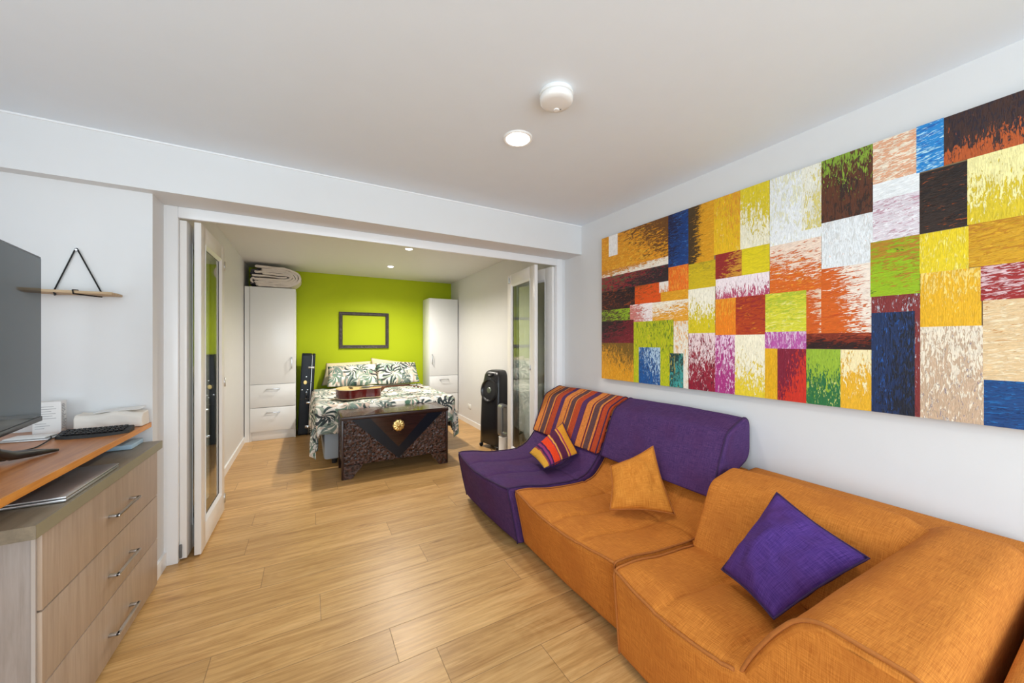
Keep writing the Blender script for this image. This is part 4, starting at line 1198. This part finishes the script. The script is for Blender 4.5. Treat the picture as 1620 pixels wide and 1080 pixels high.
# small bladeless fan
fn = thing('tower_fan', 'slim white loop fan standing between the air cooler and the glazed door', 'fan', (1.992, 3.77, 0))
lathe('base', [(0, 0), (.055, 0), (.057, .01), (.050, .02), (.048, .19), (.050, .205), (.030, .21), (0, .21)], M['whiteplastic'], fn, n=28)
bm = bmesh.new()
for r_ in range(1):
    P = roundpoly([(-.048, 0), (.048, 0), (.048, .38), (-.048, .38)], .046, 10)
    Q = roundpoly([(-.028, .03), (.028, .03), (.028, .355), (-.028, .355)], .027, 10)
    ra = []
    for y in (-.045, .045):
        ra.append([bm.verts.new((x, y, .205+z)) for x, z in P]); ra.append([bm.verts.new((x, y, .205+z)) for x, z in Q])
    n = len(P)
    for k in range(n):
        k2 = (k+1) % n
        bm.faces.new((ra[0][k], ra[0][k2], ra[1][k2], ra[1][k])); bm.faces.new((ra[2][k], ra[3][k], ra[3][k2], ra[2][k2]))
        bm.faces.new((ra[0][k], ra[2][k], ra[2][k2], ra[0][k2])); bm.faces.new((ra[1][k], ra[1][k2], ra[3][k2], ra[3][k]))
bmesh.ops.recalc_face_normals(bm, faces=bm.faces)
from_bm('loop', bm, [M['silver']], fn, 40)['label'] = 'silver loop'

# vase behind the glass
vs_ = thing('vase', 'beige round vase with dark sprigs seen through the right glazed door', 'vase', (2.12, 3.62, 0))
lathe('pot', [(0, 0), (.030, 0), (.034, .02), (.045, .10), (.050, .16), (.040, .21), (.028, .235), (.030, .25), (.024, .25), (.022, .20)], M['stoneware'], vs_, n=28)
for k in range(9):
    a = k*2.4; bm = bmesh.new(); L_ = .05+.012*(k % 3)
    c_, s_ = math.cos(a), math.sin(a)
    pts = [(c_*(.010+L_*u*.7), s_*(.010+L_*u*.7)*.8, .235+L_*(u-.5*u*u)) for u in [j/6 for j in range(7)]]
    wd = [.001+.008*math.sin(PI*j/6) for j in range(7)]
    add_tube(bm, pts, wd, 6)
    from_bm('leaf', bm, M['leaf'], vs_)

# wall socket
so = thing('wall_socket', 'small white double power socket low on the right bedroom wall', 'power socket', (2.2515, 5.39, .283))
box('plate', (-.008, -.058, -.035), (.004, .058, .035), M['whiteplastic'], so, .003)
for y in (-.028, .028):
    box('switch', (-.011, y-.006, .010), (-.007, y+.006, .022), M['whiteplastic'], so, .001)
    for dy in (-.006, .006): box('slot', (-.0086, y+dy-.0015, -.020), (-.0078, y+dy+.0015, -.010), M['socketgrey'], so)

# ------------------------------------------------------------------ dresser
dr = thing('chest_of_drawers', 'taupe three-drawer chest of drawers under the orange timber desk top', 'chest of drawers', (-.95, 2.14, 0))
def dl(x, y, z): return (x+.95, y-2.14, z)
bm = bmesh.new()
add_box(bm, dl(-1.20, 1.66, 0), dl(-.725, 1.678, .735), .001)
add_box(bm, dl(-1.20, 2.612, 0), dl(-.725, 2.63, .735), .001)
add_box(bm, dl(-1.20, 1.678, .05), dl(-1.19, 2.612, .735)); add_box(bm, dl(-1.19, 1.678, .05), dl(-.74, 2.612, .068))
add_box(bm, dl(-1.19, 1.678, 0), dl(-.75, 2.612, .05))
from_bm('carcass', bm, M['drawerside'], dr, 35)
tp = box('top', dl(-1.22, 1.60, .737), dl(-.692, 2.65, .777), M['dressertop'], dr, .001)
box('edging', dl(-.692, 1.60, .737), dl(-.690, 2.65, .777), M['dresseredge'], tp)
box('edging', dl(-1.22, 1.598, .737), dl(-.690, 1.60, .777), M['dressertop'], tp)
for z0, z1 in ((.018, .258), (.264, .490), (.496, .733)):
    d = box('drawer', dl(-.724, 1.662, z0), dl(-.705, 2.628, z1), M['drawer'], dr, .001)
    zc_ = {.018: .118, .264: .360, .496: .602}[z0]
    bm = bmesh.new()
    add_box(bm, dl(-.682, 2.078, zc_-.004), dl(-.670, 2.296, zc_+.004), .001)
    for y in (2.088, 2.286): add_box(bm, dl(-.706, y-.010, zc_-.004), dl(-.674, y+.010, zc_+.004), .001)
    from_bm('handle', bm, M['steel'], d, 35)
box('edge_strip', dl(-.7245, 1.655, .0), dl(-.7155, 1.661, .735), M['stripedge'], dr)['label'] = 'pale edge strip'

# timber desk top
dk = thing('desk', 'orange stained timber desk top against the wall, running over the chest of drawers', 'desk', (-1.2, 1.9, 0))
def kl(x, y, z): return (x+1.2, y-1.9, z)
top_ = box('desktop', kl(-1.62, .55, .853), kl(-.742, 2.665, .878), M['deskwood'], dk, .001)
box('front_edge', kl(-.742, .55, .853), kl(-.738, 2.665, .878), M['deskedge'], top_)
for x, y in ((-1.58, .62), (-.80, .62), (-1.58, 2.60), (-1.27, 2.60)):
    box('leg', kl(x-.025, y-.025, 0), kl(x+.025, y+.025, .853), M['deskwood'], dk, .003)

# laptop on the dresser
lp = thing('laptop', 'closed silver laptop lying on the chest of drawers beneath the desk top', 'laptop', (-.83, 1.975, .777))
box('base', (-.13, -.195, .002), (.128, .195, .012), M['silver'], lp, .004)
box('screen_lid', (-.13, -.195, .013), (.128, .195, .020), M['silver'], lp, .003)
tag(box('blue_folder', (-1.05, 2.50, .778), (-.765, 2.648, .800), M['bluepaper'], None, .002), 'light blue folder at the back of the chest of drawers below the desk top', 'folder')

# television
tv = thing('television', 'black flat television standing on the timber desk at the left edge', 'television', (-.954, 2.25, 0), -math.atan2(-.181, 1.248)*-1)
def tvb():
    # local +Y runs from the near end to the far (right in photo) end; screen faces +X
    tv.rotation_euler = (0, 0, math.atan2(.181, 1.248))
    W2, zb, zt = 1.12, .987, 1.660
    box('casing', (-.030, -W2, zb), (-.003, 0, zt), M['black'], tv, .004)
    box('rear_housing', (-.075, -W2+.15, zb+.03), (-.028, -.15, zb+.42), M['blackmat'], tv, .015)
    box('screen', (-.0035, -W2+.010, zb+.022), (-.0005, -.010, zt-.010), M['screen'], tv)
    box('bezel', (-.004, -W2+.002, zb+.001), (.0005, -.001, zb+.020), M['black'], tv, .001)
    for y in (-.20, -W2+.20):
        for s, far in ((1, .074), (-1, -.11)):
            bm = bmesh.new()
            y2 = y-.0 if y > -.5 else y-.0
            pts = [Vector((-.016, y2-.16, zb+.01)), Vector((-.020, y2-.13, zb-.05)), Vector((-.012+far*.1, y2-.05, .905)), Vector((-.012+far*.55, y2+.01, .895)), Vector((far, y2+.068, .8845))]
            add_tube(bm, pts, [.017, .017, .017, .014, .005], 10)
            from_bm('stand_leg', bm, M['black'], tv)
tvb()

# things on the desk
kb = thing('keyboard', 'black curved keyboard on the desk in front of the cream packet', 'keyboard', (-.865, 2.44, .878), math.radians(2))
def keyb():
    bm = bmesh.new(); n = 24; rows = []
    for i in range(n+1):
        x = -.118+.236*i/n; bow = .022*(1-(2*i/n-1)**2)
        hw_ = .055*(1-.35*abs(2*i/n-1)**4)
        sec = [(-hw_-bow, 0), (-hw_-bow+.006, .012), (-bow*.5, .020), (hw_-.01-bow*.3, .026), (hw_-bow*.3, .020), (hw_-bow*.3, 0)]
        rows.append([bm.verts.new((x, y, z)) for y, z in sec])
    m = len(rows[0])
    for A, B in zip(rows, rows[1:]):
        for k in range(m): bm.faces.new((A[k], A[(k+1) % m], B[(k+1) % m], B[k]))
    bm.faces.new(rows[0][::-1]); bm.faces.new(rows[-1])
    bmesh.ops.recalc_face_normals(bm, faces=bm.faces)
    from_bm('body', bm, M['blackmat'], kb, 40)
    bm = bmesh.new()
    for r_ in range(4):
        for k in range(12):
            x = -.096+.0172*k; u = (x+.118)/.236; bow = .025*(1-(2*u-1)**2)
            y = -.030+r_*.018-bow*(.9-.18*r_)
            add_box(bm, (x-.007, y-.007, .016+.003*r_), (x+.007, y+.007, .022+.003*r_), .002, seg=1)
    o = from_bm('keys', bm, M['black'], kb)
    o['kind'] = 'stuff'
keyb()
pk = thing('packet', 'long cream paper packet on the right end of the timber desk', 'packet', (-.860, 2.600, .878), math.radians(-2))
def packet():
    sweep('wrap', roundpoly([(-.045, 0), (-.048, .060), (-.030, .080), (.040, .082), (.045, 0)], .01), -.125, .120, lambda a, b, wv: (wv, a, b), M['cardboard'], pk, r=.006, step=.012, pstep=.012,
          deform=lambda co, tt, arc: co+Vector((0, .004*mnoise.noise(co*30), (-.008*math.sin(tt*PI*2.5)+.004*mnoise.noise(co*40))*(co.z > .04))))
    bm = bmesh.new()
    P = [(-.06, .0), (.0, .006), (.06, .010), (.110, .012)]
    for s in range(3):
        a, b = P[s], P[s+1]
        v4 = [bm.verts.new(q) for q in ((a[0], -.036, .084+a[1]*.5), (b[0], -.036, .084+b[1]*.5), (b[0], .03, .086+b[1]), (a[0], .03, .085+a[1]))]
        bm.faces.new(v4)
    bmesh.ops.remove_doubles(bm, verts=bm.verts, dist=.0005)
    o = from_bm('flap', bm, M['paper'], pk); m = o.modifiers.new('t', 'SOLIDIFY'); m.thickness = .002
packet()
bx1 = thing('product_box', 'small white printed box standing behind the television on the desk', 'box', (-1.072, 2.585, .878), math.radians(6))
box('carton', (-.044, -.032, 0), (.044, .032, .150), M['paper'], bx1, .002)
bm = bmesh.new()
for k in range(9):
    z = .128-.011*k-(.012 if k > 5 else 0); w_ = (.030, .034, .026, .033, .028, .034, .018, .024, .015)[k]
    add_box(bm, (-.036, -.0325, z-.0011), (-.036+w_*1.9, -.0316, z+.0011))
from_bm('print_lines', bm, M['ink'], bx1)
bm = bmesh.new(); random.seed(3)
for k in range(16):
    z = .135-.0075*k
    add_box(bm, (.0436, -.026, z-.002), (.0445, -.026+.02+.03*random.random(), z+.002))
from_bm('side_print', bm, M['ink'], bx1)
ms = thing('document_sleeve', 'flat grey plastic sleeve under the cables beside the keyboard', 'sleeve', (-1.075, 2.455, .878), math.radians(-5))
bm = bmesh.new(); add_box(bm, (-.085, -.05, 0), (.080, .07, .005), .002)
from_bm('sleeve', bm, M['silver'], ms, 35)
bm = bmesh.new(); add_box(bm, (-.07, -.03, .005), (.06, .05, .012), .003); from_bm('white_insert', bm, M['paper'], ms, 35)
def curve_pts(P, n=8):
    out = []
    for i in range(len(P)-1):
        p0, p1, p2, p3 = (Vector(P[max(i-1, 0)]), Vector(P[i]), Vector(P[i+1]), Vector(P[min(i+2, len(P)-1)]))
        for k in range(n):
            u = k/n
            out.append(.5*((2*p1)+(-p0+p2)*u+(2*p0-5*p1+4*p2-p3)*u*u+(-p0+3*p1-3*p2+p3)*u**3))
    out.append(Vector(P[-1])); return out
cb = tag(tube('cable', curve_pts([(-1.005, 2.43, .889), (-.985, 2.38, .886), (-.975, 2.30, .8815), (-.97, 2.22, .8815), (-1.01, 2.19, .8815), (-1.12, 2.19, .8815), (-1.25, 2.22, .8815)]), .0025, M['rope'], None, 6),
         'thin black cable snaking from the keyboard across the desk', 'cable')

# wall shelf hung on cords
sh = thing('hanging_shelf', 'narrow pine plank shelf slung from black cord on the left wall', 'shelf', (-1.25, 2.60, 1.545))
box('plank', (-.60, -.055, 0), (.400, .065, .013), M['shelfwood'], sh, .002)
for cx in (.235, -.225):
    P = [(cx-.075, .066, .0), (cx-.075, .066, .02), (cx-.006, .064, .225), (cx, .062, .238), (cx+.006, .064, .225), (cx+.088, .066, .02), (cx+.088, .066, -.004)]
    q = [P[5], P[6], (cx+.055, -.02, -.004), (cx+.045, -.058, -.002), (cx+.048, -.058, .016), (cx+.06, -.02, .0165)]
    pts = resample(roundpoly([(a, c) for a, b, c in P[1:6]], .010, 5, False), .02, False)
    tube('cord', [(a, .062, c) for a, c in pts], .0032, M['rope'], sh, 8)
    tube('cord_loop', [(cx+.088, .060, .022), (cx+.088, .066, -.003), (cx+.060, 0, -.0035), (cx+.035, -.057, -.003), (cx+.033, -.058, .0155), (cx+.04, -.03, .0165)], .0032, M['rope'], sh, 8)
    tube('cord_loop', [(cx-.075, .060, .022), (cx-.075, .066, -.003), (cx-.045, 0, -.0035), (cx-.030, -.05, -.003)], .0032, M['rope'], sh, 8)
    lathe('peg', [(0, .0), (.005, .0), (.005, .012), (0, .013)], M['steel'], sh, c=(cx, .058, .228), n=12, axis='Y')
